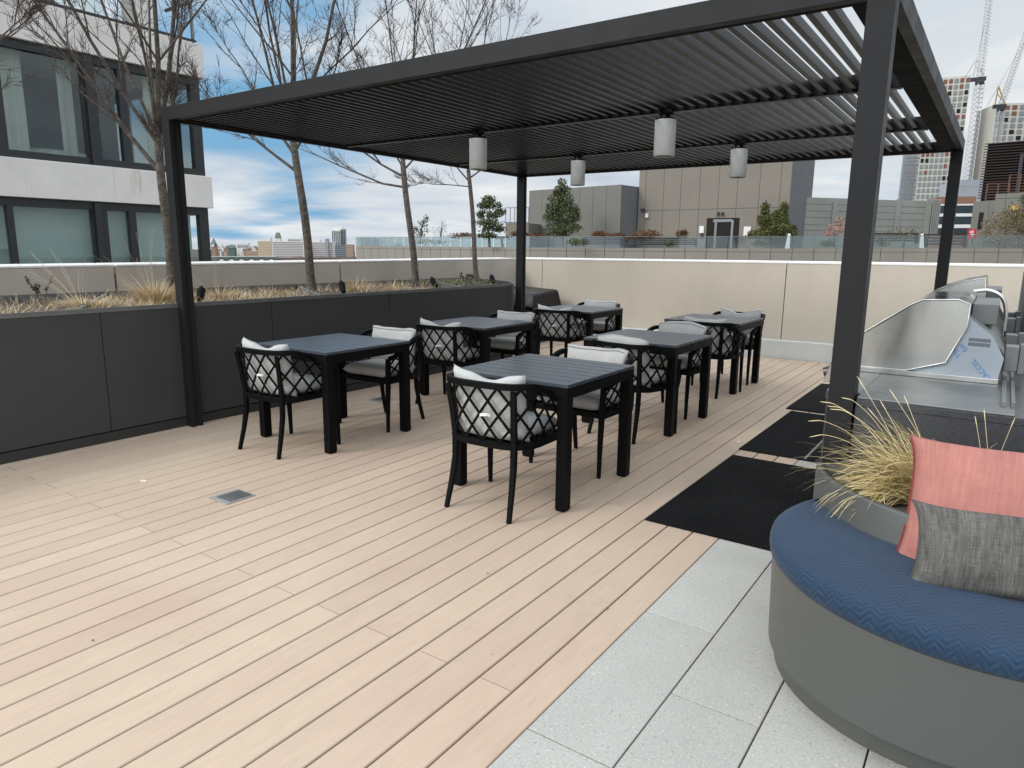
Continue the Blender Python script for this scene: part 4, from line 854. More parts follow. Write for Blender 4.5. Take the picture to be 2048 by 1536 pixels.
# ================================================================== PODIUM ACROSS THE COURT
def P3(px,dep,z): q=at(px,480,dep); return Vector((q.x,q.y,z))
def adj(px,py): return px+(480-py)*(948-px)/(7950-py)
def zof(px,py,dep): return at(px,py,dep).z
pods=[(712,92,492),(1060,69,495),(1500,62,497),(2048,57,497),(2500,52,498)]
pd=thing('podium_parapet','long taupe panelled parapet of the neighbouring roof terrace','parapet',tuple(at(1300,520,64)))
b=MB(); bk=MB(); gl=MB(); rl_=MB(); tr2=MB()
for (p0,d0,y0),(p1,d1,y1) in zip(pods[:-1],pods[1:]):
    A=at(p0,y0,d0); B=at(p1,y1,d1); nn=max(1,int((B-A).length/1.75)); back=Vector((FW.x,FW.y,0)).normalized()*.5
    for k in range(nn):
        a=A.lerp(B,k/nn); c=A.lerp(B,(k+1)/nn); e=(c-a).normalized()*.025; a_2=a+e; c_2=c-e
        b.hexa([Vector((a_2.x,a_2.y,-14)),Vector((c_2.x,c_2.y,-14)),Vector((c_2.x,c_2.y,-14))+back,Vector((a_2.x,a_2.y,-14))+back],[Vector((a_2.x,a_2.y,a.z-.32)),Vector((c_2.x,c_2.y,c.z-.32)),Vector((c_2.x,c_2.y,c.z-.32))+back,Vector((a_2.x,a_2.y,a.z-.32))+back])
        tr2.hexa([a_2+Vector((0,0,-.29)),c_2+Vector((0,0,-.29)),c_2+back+Vector((0,0,-.29)),a_2+back+Vector((0,0,-.29))],[a_2,c_2,c_2+back,a_2+back])
        gz=Vector((0,0,1.06 if p0>1000 else 1.10)); th=back*.04; gl.hexa([a_2+back*.2,c_2+back*.2,c_2+back*.2+th,a_2+back*.2+th],[a_2+back*.2+gz,c_2+back*.2+gz,c_2+back*.2+th+gz,a_2+back*.2+th+gz])
    rl_.ribbon([A+back*.2+gz,B+back*.2+gz],.05,.04)
    bb=back*.1; bk.hexa([Vector((A.x,A.y,-14))+bb,Vector((B.x,B.y,-14))+bb,Vector((B.x,B.y,-14))+bb*4,Vector((A.x,A.y,-14))+bb*4],[A+bb-Vector((0,0,.02)),B+bb-Vector((0,0,.02)),B+bb*4-Vector((0,0,.02)),A+bb*4-Vector((0,0,.02))])
b.build('facade_panels',M['panel_low'],pd); tr2.build('coping',M['panel_low'],pd); bk.build('backing',M['darkvoid'],pd); gl.build('glass_balustrade',M['railglass'],pd); rl_.build('handrail',M['steel_dull'],pd)
b=MB(); q=[P3(714,93,0),P3(1060,70,0),P3(1500,63,0),P3(2048,58,0),P3(2600,53,0),P3(2600,150,0),P3(1500,150,0),P3(900,150,0)]
b.prism([(v.x,v.y) for v in q],-14,1.45); struct(b,'podium_roof',M['concgrey'],fix=True)
def block(name,lab,cat,p0,d0,p1,d1,ytop,depth,mt,base=1.2,seams=(),hseam=(),side=None,ytop1=None,group=None,gap=.018):
    """box whose front runs from pixel column p0 (depth d0) to p1 (d1), going back by depth"""
    ym=(ytop+470)/2; p0,p1=adj(p0,ym),adj(p1,ym); seams=[adj(q_,ym) for q_ in seams]
    A=P3(p0,d0,0); B=P3(p1,d1,0); zt_=zof(p0,ytop,d0) if ytop1 is None else (zof(p0,ytop,d0)+zof(p1,ytop1,d1))/2
    e=(B-A).normalized(); nb=Vector((-e.y,e.x,0)); nb=nb if nb.dot(FW)>0 else -nb
    t=thing(name,lab,cat,((A.x+B.x)/2,(A.y+B.y)/2,base),0,group)
    cols=[0]+[ (P3(s,d0+(d1-d0)*(s-p0)/(p1-p0),0)-A).dot(e)/(B-A).length for s in seams]+[1]
    rows=[base]+sorted(zof((p0+p1)/2,s,(d0+d1)/2) for s in hseam)+[zt_]
    b=MB(); L=(B-A).length
    for c0,c1 in zip(cols[:-1],cols[1:]):
        for r0,r1 in zip(rows[:-1],rows[1:]):
            a=A+e*(c0*L+gap*(c0>0)); c=A+e*(c1*L-gap*(c1<1)); z0=r0+gap*(r0>base); z1=r1-gap*(r1<zt_)
            b.hexa([Vector((a.x,a.y,z0)),Vector((c.x,c.y,z0)),Vector((c.x,c.y,z0))+nb*.12,Vector((a.x,a.y,z0))+nb*.12],[Vector((a.x,a.y,z1)),Vector((c.x,c.y,z1)),Vector((c.x,c.y,z1))+nb*.12,Vector((a.x,a.y,z1))+nb*.12])
    b.build('facade',mt,t)
    b=MB(); a=A+nb*.13+e*.02; c=B+nb*.13-e*.02; b.hexa([Vector((a.x,a.y,base)),Vector((c.x,c.y,base)),Vector((c.x,c.y,base))+nb*depth,Vector((a.x,a.y,base))+nb*depth],[Vector((a.x,a.y,zt_-.03)),Vector((c.x,c.y,zt_-.03)),Vector((c.x,c.y,zt_-.03))+nb*depth,Vector((a.x,a.y,zt_-.03))+nb*depth]); b.build('body',side or mt,t)
    return t,A,e,nb,L,zt_
def onface(mb,A,e,nb,d0,p,y0,p1,y1,out=.05,th=.04,dep=None):
    """plate on a facade plane given pixel rectangle"""
    n_=nb; 
    def hit(px,py):
        d=ray(px,py); o=Vector((0,0,H)); return o+d*((A-n_*out-o).dot(n_)/d.dot(n_))
    q=[hit(p,y1),hit(p1,y1),hit(p1,y0),hit(p,y0)]; za=(q[0].z+q[1].z)/2; zb2=(q[2].z+q[3].z)/2; q=[Vector((q[0].x,q[0].y,za)),Vector((q[1].x,q[1].y,za)),Vector((q[1].x,q[1].y,zb2)),Vector((q[0].x,q[0].y,zb2))]
    mb.prism_dir(q,n_*th)
# left metal block
block('rooftop_block','wide grey metal panelled rooftop block behind the tall conical pine','building',1058,83,1241,74,380,12,M['panel2'],1.2,(1085,1110,1136,1161,1187,1213),(),M['panel_side'],374)
t,A,e,nb,L,z_=block('rooftop_block','tall taupe stair house with a glazed door, centre background','building',1279,76,1583,67,236,8.5,M['panel'],1.2,(1293,1330,1365,1403,1441,1478,1522,1563),(419,),M['panel_side'])
b=MB(); onface(b,A,e,nb,0,1410,436,1475,499,.02,.03); b.build('door_recess',M['darkvoid'],t)  # flat dark plate, the shade of the recess is painted by its colour
b=MB(); onface(b,A,e,nb,0,1426,440,1430.5,499,.08,.05); onface(b,A,e,nb,0,1459,440,1463.5,499,.08,.05); onface(b,A,e,nb,0,1426,438.5,1463.5,444,.085,.05); dr=b.build('door',M['steel_dull'],t)
b=MB(); onface(b,A,e,nb,0,1431,444,1459,499,.05,.02); b.build('door_glass',M['darkvoid'],dr)
b=MB(); onface(b,A,e,nb,0,1433.5,424,1437,431,.25,.2); onface(b,A,e,nb,0,1442,424,1445.5,431,.25,.2); b.build('door_light',M['crane_d'],t)
b=MB(); onface(b,A,e,nb,0,1398,452,1407,466,.12,.08); b.build('notice_board',M['whitepaint'],t); b=MB(); onface(b,A,e,nb,0,1400,467,1406,476,.12,.08); b.build('intercom',M['crane_d'],t)
b=MB(); onface(b,A,e,nb,0,1486.5,453,1501,472,.10,.06); b.build('plaque',M['cap'],t)
b=MB(); onface(b,A,e,nb,0,1281,417,1287,422,.35,.3); b.build('camera_housing',M['crane_d'],t); b=MB(); onface(b,A,e,nb,0,1290,427,1296,435,.2,.15); b.build('wall_light',M['whitepaint'],t)
t,A,e,nb,L,z_=block('rooftop_block','low taupe rooftop box with a railing on top, left of the metal block','building',1011,79,1057,78,446,6,M['panel'],1.2,(),(),M['panel2'])
b=MB(); 
zr=zof(1030,416,78.5)
for k in range(6): q=A+e*L*k/5; b.tube([Vector((q.x,q.y,z_)),Vector((q.x,q.y,zr))],.035,6)
for zz in (z_+.05,zr,): b.tube([Vector((A.x,A.y,zz)),Vector((A.x,A.y,zz))+e*L],.03,6)
b.build('roof_railing',M['crane_d'],t)
t,A,e,nb,L,z_=block('screen_wall','long grey green panelled screen wall behind the big right post','wall',1592,72,1857,76,402,1.0,M['ribbed'],1.2,(),(412,425,438,452,463),M['ribbed'],397)
for p in (1600,1664,1790,1850): b=MB(); onface(b,A,e,nb,0,p-4,(403 if p<1700 else 398),p+5,478,.12,.12); b.build('pilaster',M['ribbed'],t)
b=MB()
for k in range(5): onface(b,A,e,nb,0,1858+k*3.4,398,1859.8+k*3.4,478,.12,.3)
b.build('corner_rib',M['ribbed'],t)
b=MB(); onface(b,A,e,nb,0,1596.5,404,1599,478,.3,.1); b.build('downpipe',M['crane_d'],t); b=MB(); onface(b,A,e,nb,0,1590,412,1597,417,.4,.15); b.build('floodlight',M['whitepaint'],t)
# mid distance glass and brick building
t,A,e,nb,L,z_=block('office_building','low brick and glass office building beside the right rear post','building',1870,120,1948,118,395,12,M['brick'],-14,(),(),M['brick'])
for (y0,y1,mt,nm) in ((408,411,'cw','spandrel'),(411,427,'bgglass','window_band'),(427,433,'cw','spandrel'),(434,448,'bgglass','window_band'),(449,456,'cw','spandrel'),(457,466,'bgglass','window_band')):
    b=MB(); onface(b,A,e,nb,0,1871,y0,1947,y1,.2,.1); b.build(nm,M[mt],t)
block('rooftop_block','small grey block behind the crane foot','building',1915,135,1975,134,362,10,M['cg'],-14,(),(375,),M['cg'])
t,A,e,nb,L,z_=block('rooftop_block','taupe block with a dark slit window, right of the rear post','building',1943,68,1986,66,404,8,M['panel2'],1.2,(1975,),(),M['panel2'],402)
b=MB(); onface(b,A,e,nb,0,1954,425,1963,459,.03,.05); b.build('slit_window',M['darkvoid'],t)
t,A,e,nb,L,z_=block('rooftop_block','taupe block carrying a small yellow plate, at the right edge','building',1986,64,2110,60,388,8,M['panel2'],1.2,(2008,2047),(396,),M['panel2'],384)
b=MB(); onface(b,A,e,nb,0,2020,411,2036,420,.12,.08); b.build('yellow_plate',M['ysign'],t)
# louvered penthouse
t,A,e,nb,L,z_=block('louvered_penthouse','dark brown louvered penthouse at the right edge','building',1964,98,2130,92,292,14,M['darkvoid'],-14,(),(),M['louver'],280)
k=0; z=z_-.2
while z>3.0:
    b.__init__() if False else None
    z-=.36; k+=1
b=MB(); zz=zof(1964,398,98); nz=int((z_-zz)/.36)
for k in range(nz+1):
    z=z_-k*.36; a=A-nb*.35-e*.35; c=a+e*(L+.5); b.hexa([Vector((a.x,a.y,z-.16)),Vector((c.x,c.y,z-.16)),Vector((c.x,c.y,z-.05))+nb*.3,Vector((a.x,a.y,z-.05))+nb*.3],[Vector((a.x,a.y,z-.08)),Vector((c.x,c.y,z-.08)),Vector((c.x,c.y,z+.02))+nb*.3,Vector((a.x,a.y,z+.02))+nb*.3])
b.build('louver_blades',M['louver'],t)
b=MB(); onface(b,A,e,nb,0,2030,308,2037,384,.6,.2); b.build('flue',M['crane_d'],t)
def grille(p0,p1,y0,y1,dep,lab):
    A=P3(p0,dep,0); B=P3(p1,dep-1,0); e=(B-A).normalized(); nb=Vector((-e.y,e.x,0)); nb=nb if nb.dot(FW)>0 else -nb
    t=thing('steel_fence',lab,'fence',tuple(P3(p0,dep,zof(p0,y1,dep))),0,'brown steel fences before the penthouse'); b=MB(); z0,z1=zof(p0,y1,dep),zof(p0,y0,dep); L=(B-A).length; n=max(2,int(L/1.1)); n=min(n,8)
    for k in range(n+1): q=A+e*L*k/n; b.box(q.x-.07,q.y-.07,z0,q.x+.07,q.y+.07,z1)
    b.build('posts',M['rust_rail'],t); b=MB()
    for k in range(7): z=z0+(z1-z0)*k/6; b.ribbon([Vector((A.x,A.y,z)),Vector((B.x,B.y,z))],.05,.07)
    b.build('rails',M['rust_rail'],t)
grille(1960,2004,369,402,88,'lower brown steel fence at the foot of the penthouse'); grille(2002,2110,352,386,85,'taller brown steel fence at the right edge')
# small things on the podium
sg=thing('sign_board','small red sign board behind the glass balustrade','sign',tuple(P3(1945,62,1.7)))
q=P3(1945,62,0); ee=(P3(1950,62,0)-P3(1940,62,0)).normalized(); nn=Vector((-ee.y,ee.x,0)); nn=nn if nn.dot(FW)>0 else -nn
def board(mb,p0,y0,p1,y1,dep,th=.05,off=0): mb.prism_dir([at(p0,y1,dep)+nn*off,at(p1,y1,dep)+nn*off,at(p1,y0,dep)+nn*off,at(p0,y0,dep)+nn*off],nn*th)
b=MB(); board(b,1936,458,1953,477,62); b.build('board',M['redsign'],sg)
b=MB(); board(b,1940,462,1943,467,62,.01,-.02); board(b,1944,461,1947,466,62,.01,-.02); board(b,1941,468,1949,470,62,.01,-.02); board(b,1944,470,1945.5,474,62,.01,-.02); b.build('lettering',M['whitepaint'],sg)
b=MB(); board(b,1944,477,1946,490,62); b.build('sign_post',M['crane_d'],sg)
for (p0,p1,y0,y1,lab) in ((1571,1579,467,498,'white slanted panel beside the round juniper'),(1840,1848,467,496,'white upright panel right of the big post')):
    b=MB(); b.prism_dir([at(p0,y1,64),at(p1,y1,64),at(p1+2 if p0<1700 else p1-1,y0,64),at(p1-2 if p0<1700 else p1-4,y0,64)],nn*.15); one(b,'windscreen_fin',M['whitepaint'],lab,'fin')
def seatbox(p0,p1,y0,y1,dep,lab):
    t=thing('slatted_bench',lab,'bench',tuple(P3(p0,dep,1.5)),0,'dark slatted benches on the far terrace'); b=MB(); n=4; 
    for k in range(n): ya=y0+(y1-y0)*k/n; b.prism_dir([at(p0,ya+(y1-y0)/n*.7,dep),at(p1,ya+(y1-y0)/n*.7,dep),at(p1,ya,dep),at(p0,ya,dep)],nn*.5)
    b.build('slats',M['louver'],t); b=MB()
    for p in (p0+2,p1-3): b.prism_dir([at(p,y1+3,dep-.02),at(p+1.5,y1+3,dep-.02),at(p+1.5,y0,dep-.02),at(p,y0,dep-.02)],nn*.5)
    b.build('supports',M['crane_d'],t)
seatbox(1025,1060,468,482,74,'dark slatted bench left of the corner post'); seatbox(1165,1245,474,490,70,'long dark slatted bench under the metal block'); seatbox(1700,1838,466,484,66,'long dark slatted bench behind the big post'); seatbox(1852,1935,468,492,64,'dark slatted bench beside the red sign'); seatbox(1270,1395,476,491,68,'low slatted bench before the stair house')
# ---------------- far foliage
def foliage(lab,name,cat,parts,mt,base,trunk=None,n=1500,leaf=.13,seed=1,group=None,flat=.6,holes=.15):
    rr=random.Random(seed); t=thing(name,lab,cat,tuple(base),0,group); b=MB(); tot=sum(p[3]*p[4] for p in parts)
    for (px,py,dep,rx,rz) in parts:
        c=at(px,py,dep); m_=int(n*rx*rz/tot); kk=dep/F
        for _ in range(m_):
            a=rr.uniform(0,2*pi); cz=rr.uniform(-1,1); r=rr.random()**.45; s=math.sqrt(1-cz*cz)
            p=Vector((c.x+cos(a)*s*r*rx*kk,c.y+sin(a)*s*r*rx*kk,c.z+cz*r*rz*kk)); 
            if noise.noise(p*1.3+Vector((seed,0,0)))<-.28+holes: continue
            l=leaf*rr.uniform(.5,1.3); d=Vector((rr.uniform(-1,1),rr.uniform(-1,1),rr.uniform(-.5,1))).normalized(); q=d.orthogonal().normalized(); b.add([p,p+d*l*.5+q*l*.3,p+d*l,p+d*l*.5-q*l*.3],[(0,1,2,3)],min(1,max(0,.5+.5*noise.noise(p*1.7)+rr.uniform(-.3,.3))))
    b.build('crown',mt,t)
    if trunk: b=MB(); b.tube([at(*q) for q in trunk],[.14]+[.10]*(len(trunk)-2)+[.04],6); b.build('trunk',M['bark'],t)
    return t
cone=[(1124,365,72,9,9),(1124,380,72,18,12),(1122,398,72,27,14),(1124,416,72,34,14),(1123,436,72,39,15),(1126,456,72,38,13),(1120,468,72,26,8),(1106,424,72,16,16),(1147,428,72,15,14),(1116,388,72,12,10)]
foliage('tall dense conical pine beside the left rear post','pine_tree','tree',cone,M['pine'],at(1124,492,72),[(1126,494,72),(1125,460,72),(1124,400,72),(1124,362,72)],11000,.20,2,None,.6,.02)
foliage('open cloud shaped pine left of the rear post','pine_tree','tree',[(978,400,72,15,9),(990,412,72,15,8),(968,412,72,14,8),(1002,424,72,13,7),(985,430,72,22,8),(962,430,72,10,9),(980,446,72,30,8),(965,458,72,14,7),(995,458,72,19,7),(975,472,72,22,6)],M['pine'],at(980,492,72),[(979,494,72),(977,450,72),(980,400,72)],6000,.20,4,None,.6,.0)
foliage('broad bright green juniper right of the stair house door','juniper','shrub',[(1548,468,66,40,14),(1533,440,66,19,16),(1562,436,66,18,20),(1530,420,66,9,16),(1568,416,66,8,16),(1550,455,66,34,13),(1585,462,66,14,12),(1510,470,66,18,9)],M['juniper'],at(1548,492,66),[(1548,494,66),(1548,430,66)],10000,.19,5,None,.6,-.02)
foliage('dark windswept conifer on the left end of the terrace','conifer_shrub','shrub',[(838,468,84,14,12),(845,450,84,9,12),(852,438,84,6,8),(832,455,84,6,14),(850,462,84,11,6)],M['pine'],at(840,485,84),[(840,488,84),(843,455,84),(852,436,84)],700,.2,6,None,.6,.0)
foliage('thin bare bush right of the windswept conifer','bare_bush','shrub',[(880,462,82,18,16),(885,448,82,8,12)],M['twig'],at(880,485,82),[(880,488,82),(884,450,82)],260,.14,7,None,.6,.1)
k=0
for (px,py,rx,rz,dep,lab) in ((1038,470,20,9,72,'rust brown shrub left of the rear post'),(925,473,32,7,78,'long rust brown shrub bed at the terrace left end'),(1070,474,20,8,72,'rust shrub directly behind the rear post'),(1200,470,16,8,70,'small rust shrub with a green top under the metal block'),(1232,473,22,7,70,'low rust shrub beside the small green topped one'),(1292,472,34,12,69,'largest rust shrub at the foot of the stair house'),(1268,478,22,8,69,'rust shrub touching the largest one on its left'),(1364,470,13,10,69,'round rust shrub left of the white notice board')):
    k+=1; foliage(lab,'rust_shrub','shrub',[(px,py,dep,rx,rz),(px+rx*.3,py-rz*.3,dep,rx*.5,rz*.7)],M['rust'],at(px,488,dep),None,520+int(rx*14),.17,20+k,'rust coloured shrubs on the far terrace',.6,-.1)
foliage('pinkish red leaved shrub left of the big post','red_shrub','shrub',[(1668,462,66,20,16),(1680,445,66,10,12),(1655,468,66,10,8)],M['pinkleaf'],at(1668,492,66),[(1668,494,66),(1670,455,66)],420,.17,31,None,.6,.0)
foliage('sparse tan shrub right of the big post','dry_shrub','shrub',[(1806,465,66,32,12)],M['dryshrub'],at(1806,492,66),[(1806,494,66),(1808,465,66)],300,.15,32,None,.6,.05)
foliage('large dry brown green shrub at the right edge','dry_shrub','shrub',[(2010,452,60,42,36),(2030,430,60,26,28),(1985,470,60,24,22),(2060,450,60,36,34),(2012,486,60,50,12)],M['dryshrub'],at(2010,492,60),[(2010,496,60),(2012,450,60)],9000,.13,33,None,.6,-.05)
foliage('dark evergreen branch tip at the right edge','pine_tree','tree',[(2056,400,58,14,22),(2062,430,58,12,14)],M['pine'],at(2062,490,58),[(2066,494,58),(2064,400,58)],700,.22,35,None,.6,0)
for j,(px,py,rx,rz,lab) in enumerate(((1654,488,14,7,'low green shrub left of the big post'),(1338,487,12,6,'strap leaved green clump left of the door'),(1520,488,20,7,'strap leaved green clump under the juniper'),(1765,486,16,8,'dull green low shrub right of the big post'),(1150,484,16,8,'light green low shrub beside the pine trunk'),(870,484,60,5,'long low green hedge at the left end of the terrace'))):
    foliage(lab,'low_shrub','shrub',[(px,py,66 if px>900 else 82,rx,rz)],M['juniper'],at(px,492,66),None,360,.16,50+j,'low green shrubs behind the glass',.6,-.1)
# ---------------- construction towers and cranes
def tower(lab,p0,p1,ytop,dep,cw,rh,rows,cols,seed,mt=None):
    rr=random.Random(seed); ym=350 if ytop>290 else 240; p0,p1=adj(p0,ym),adj(p1,ym); A=P3(p0,dep,0); B=P3(p1,dep-6,0); e=(B-A).normalized(); nb=Vector((-e.y,e.x,0)); nb=nb if nb.dot(FW)>0 else -nb; L=(B-A).length; zt_=zof((p0+p1)/2,ytop,dep)
    t=thing('construction_tower',lab,'tower',(A.x,A.y,-40)); b=MB(); c=B; b.hexa([Vector((A.x,A.y,-40)),Vector((c.x,c.y,-40)),Vector((c.x,c.y,-40))+nb*25,Vector((A.x,A.y,-40))+nb*25],[Vector((A.x,A.y,zt_)),Vector((c.x,c.y,zt_)),Vector((c.x,c.y,zt_))+nb*25,Vector((A.x,A.y,zt_))+nb*25]); b.build('precast_frame',M['precast'],t)
    dx=L/cols; dz=rh
    for r in range(rows):
        for c_ in range(cols):
            x0=(c_+.2)*dx; x1=(c_+.82)*dx; z1=zt_-1.2-r*dz; z0=z1-dz*.66; q=rr.random(); b=MB(); a=A-nb*.4+e*x0; c=A-nb*.4+e*x1
            b.hexa([Vector((a.x,a.y,z0)),Vector((c.x,c.y,z0)),Vector((c.x,c.y,z0))+nb*.3,Vector((a.x,a.y,z0))+nb*.3],[Vector((a.x,a.y,z1)),Vector((c.x,c.y,z1)),Vector((c.x,c.y,z1))+nb*.3,Vector((a.x,a.y,z1))+nb*.3])
            top_red=.55 if r<1 else .07; b.build('window',M['redbrown'] if q<top_red else (M['darkvoid'] if q<.26 else M['winbg']),t)
    return t,A,e,nb,L,zt_
tA,A,e,nb,L,z_=tower('nearer cream grid construction tower behind the rear right post',1836,1912,306,400,12,3.25,12,8,3)
b=MB(); rr=random.Random(3)
# scaffold wing on its left
As=P3(adj(1807,350),402,0); Bs=P3(adj(1836,350),401,0); es=(Bs-As).normalized(); Ls=(Bs-As).length; zt2=zof(1822,306,402)
for k in range(6): q=As+es*Ls*k/5; b.box(q.x-.15,q.y-.15,-10,q.x+.15,q.y+.15,zt2)
for k in range(18): z=zt2-k*2.0; b.ribbon([Vector((As.x,As.y,z)),Vector((Bs.x,Bs.y,z))],.3,.35 if k%2 else .9)
for k in range(9): z=zt2-k*4; b.ribbon([Vector((As.x,As.y,z-4)),Vector((Bs.x,Bs.y,z))],.15,.15)
b.build('scaffold',M['scaf'],tA)
b=MB(); q=As-nb*-6; b.hexa([Vector((q.x,q.y,-10)),Vector((Bs.x,Bs.y,-10))+nb*6,Vector((Bs.x,Bs.y,-10))+nb*9,Vector((q.x,q.y,-10))+nb*3],[Vector((q.x,q.y,zt2)),Vector((Bs.x,Bs.y,zt2))+nb*6,Vector((Bs.x,Bs.y,zt2))+nb*9,Vector((q.x,q.y,zt2))+nb*3]); b.build('slab_edge',M['cg'],tA)
tower('taller cream construction tower seen above the pergola corner',1876,1931,170,430,12,3.4,13,5,7)
tB,*_=tower('cream and red construction tower at the right edge',1988,2110,218,420,12,3.4,8,8,9)
b=MB(); 
for k in range(5): b.ribbon([at(2010+k*10,300,414),at(2010+k*10,250,414)],.3,.3)
for k in range(5): b.ribbon([at(2010,255+k*11,414),at(2110,252+k*11,410)],.3,.3)
b.build('hoist_scaffold',M['crane_w'],tB)
def lattice(mb,a,c,w,n,r,tone=.5):
    a,c=Vector(a),Vector(c); d=(c-a).normalized(); s=d.cross(FW).normalized(); u=d.cross(s).normalized(); cr=[(s*sx+u*sy)*w/2 for sx,sy in ((-1,-1),(1,-1),(1,1),(-1,1))]
    for o_ in cr: mb.tube([a+o_,c+o_],r,4)
    for k in range(n):
        p=a.lerp(c,k/n); q=a.lerp(c,(k+1)/n)
        for i in range(4): mb.tube([p+cr[i],q+cr[(i+1)%4]],r*.6,3); mb.tube([p+cr[i],p+cr[(i+1)%4]],r*.6,3)
def crane(lab,base,slew,tipp,dep,wm,orange):
    t=thing('tower_crane',lab,'crane',tuple(at(base[0],base[1],dep)),0,'tower cranes by the construction towers')
    S_=at(slew[0],slew[1],dep); B_=Vector((S_.x,S_.y,at(base[0],base[1],dep).z)); b=MB(); lattice(b,B_,S_,wm,26,.22); b.build('mast',M['crane_w'],t)
    b=MB(); b.box(S_.x-wm*.6,S_.y-wm*.6,S_.z,S_.x+wm*.6,S_.y+wm*.6,S_.z+1.6); b.box(S_.x-wm*1.3,S_.y-1,S_.z+1.6,S_.x+wm*.8,S_.y+1,S_.z+3.4); b.build('slewing_deck',M['crane_d'],t,bev=.1)
    b=MB(); tp_=at(tipp[0],tipp[1],dep); lattice(b,S_+Vector((0,0,3)),tp_,wm*.75,26,.16); b.build('jib',M['crane_w'],t)
    b=MB(); ap=S_+Vector((-wm*.8,0,13)); b.tube([S_+Vector((-wm,0,2)),ap],.35,5); b.tube([S_+Vector((wm*.7,0,2)),ap],.35,5); b.tube([S_+Vector((0,0,6)),ap-Vector((0,0,4))],.25,5); b.build('a_frame',M['crane_o'] if orange else M['crane_w'],t)
    b=MB(); b.tube([ap,S_.lerp(tp_,.75)],.07,3); b.tube([ap,S_+Vector((-wm*2.2,0,3))],.1,3); b.build('stay_cable',M['crane_d'],t)
crane('tall white lattice crane, its jib leaving the frame top','' and (0,0) or (1934,402),(1959,168),(1982,-30),370,3.4,False)
crane('shorter crane with ochre frame beside the right edge tower',(1990,330),(2001,222),(2062,40),380,3.0,True)
# ---------------- far city
rc=random.Random(21)
hb=MB(); pts_t=[]
for k in range(60): px=330+k*8; pts_t.append(at(px,514.5+1.2*noise.noise((k*.7,0,0)),1500))
for a,c in zip(pts_t[:-1],pts_t[1:]): hb.hexa([Vector((a.x,a.y,-41)),Vector((c.x,c.y,-41)),Vector((c.x,c.y,-41))+FW*60,Vector((a.x,a.y,-41))+FW*60],[a,c,c+FW*60,a+FW*60])
struct(hb,'river_bank',M['hill'])
hb=MB(); pts_t=[]
for k in range(60):
    px=330+k*8; pts_t.append(at(px,(499+1.5*noise.noise((k*.4,5,0)) if px<560 else 503),2100))
for a,c in zip(pts_t[:-1],pts_t[1:]): hb.hexa([Vector((a.x,a.y,-41)),Vector((c.x,c.y,-41)),Vector((c.x,c.y,-41))+FW*200,Vector((a.x,a.y,-41))+FW*200],[a,c,c+FW*200,a+FW*200])
struct(hb,'far_hill',M['hill'])
def city(p0,p1,yt,dep,mt,lab,bands=0,bmt='cg',name='city_building',yb=None,group=None,cat='building',roof=None,vert=False):
    A=P3(p0,dep,0); B=P3(p1,dep,0); e=(B-A).normalized(); nb=Vector((-e.y,e.x,0)); nb=nb if nb.dot(FW)>0 else -nb; zt_=zof(p0,yt,dep); z0=-41 if yb is None else zof(p0,yb,dep); L=(B-A).length
    t=thing(name,lab,cat,(A.x,A.y,z0),0,group); b=MB(); dp=nb*max(12,L*.4)
    b.hexa([Vector((A.x,A.y,z0)),Vector((B.x,B.y,z0)),Vector((B.x,B.y,z0))+dp,Vector((A.x,A.y,z0))+dp],[Vector((A.x,A.y,zt_)),Vector((B.x,B.y,zt_)),Vector((B.x,B.y,zt_))+dp,Vector((A.x,A.y,zt_))+dp]); b.build('walls',M[mt],t)
    if bands:
        h_=zt_-max(z0,zof(p0,514,dep))
        for k in range(bands):
            b=MB()
            if vert: x0=L*(k+.25)/bands; x1=L*(k+.75)/bands; za,zb_=zt_-h_*.96,zt_-h_*.04
            else: x0=L*.03; x1=L*.97; zb_=zt_-h_*(k+.3)/bands; za=zb_-h_*.42/bands
            a=A+e*x0-nb*.5; c=A+e*x1-nb*.5; b.hexa([Vector((a.x,a.y,za)),Vector((c.x,c.y,za)),Vector((c.x,c.y,za))+nb*.4,Vector((a.x,a.y,za))+nb*.4],[Vector((a.x,a.y,zb_)),Vector((c.x,c.y,zb_)),Vector((c.x,c.y,zb_))+nb*.4,Vector((a.x,a.y,zb_))+nb*.4]); b.build('window_band',M[bmt],t)
    if roof:
        b=MB(); a=Vector((A.x,A.y,zt_))-nb; c=Vector((B.x,B.y,zt_))-nb; hh=roof; b.add([a,c,c+dp,a+dp,(a+a+dp)/2+Vector((0,0,hh))+e*L*.1,(c+c+dp)/2+Vector((0,0,hh))-e*L*.1],[(0,1,5,4),(1,2,5),(2,3,4,5),(3,0,4)]); b.build('roof',M['cgreen'],t)
    return t,A,B,e,nb,zt_
for j in range(3):
    for k in range(26):
        px=428+k*3.7+rc.uniform(-1.2,1.2); w_=rc.uniform(2.2,5.5); yt=[491.5,497,503][j]+rc.uniform(-2.2,2.5)
        if px>512: continue
        city(px,px+w_,yt,[2090,1900,1750][j],rc.choice(['cw','cr','cg','co','cw','cr','cw']),'small pale or brick house among many on the far hillside',0,group='houses crowding the far hillside',name='hillside_house')
tk=city(421,430,488.5,1600,'cr','dark brick clock tower with pointed roof on the far bank',0,name='clock_tower')
b=MB(); a=at(420.6,488.5,1599); c=at(430.4,488.5,1599); pk=at(425,474,1602); b.add([a,c,c+FW*12,a+FW*12,pk+FW*6],[(0,1,4),(1,2,4),(2,3,4),(3,0,4)]); b.build('spire',M['cgreen'],tk[0])
b=MB(); q=at(425.6,491,1598.5); b.tube([q,q+FW*.8],3.0,16); b.build('clock_face',M['cw'],tk[0])
city(473,496,485.5,2000,'cw','long white block on the skyline of the far hill',2)
city(455,468,496,1650,'cgreen','green gabled hall on the far bank',0,roof=8)
city(490,513,502,1600,'co','low cream and pink block left of the yellow one',3,'cr')
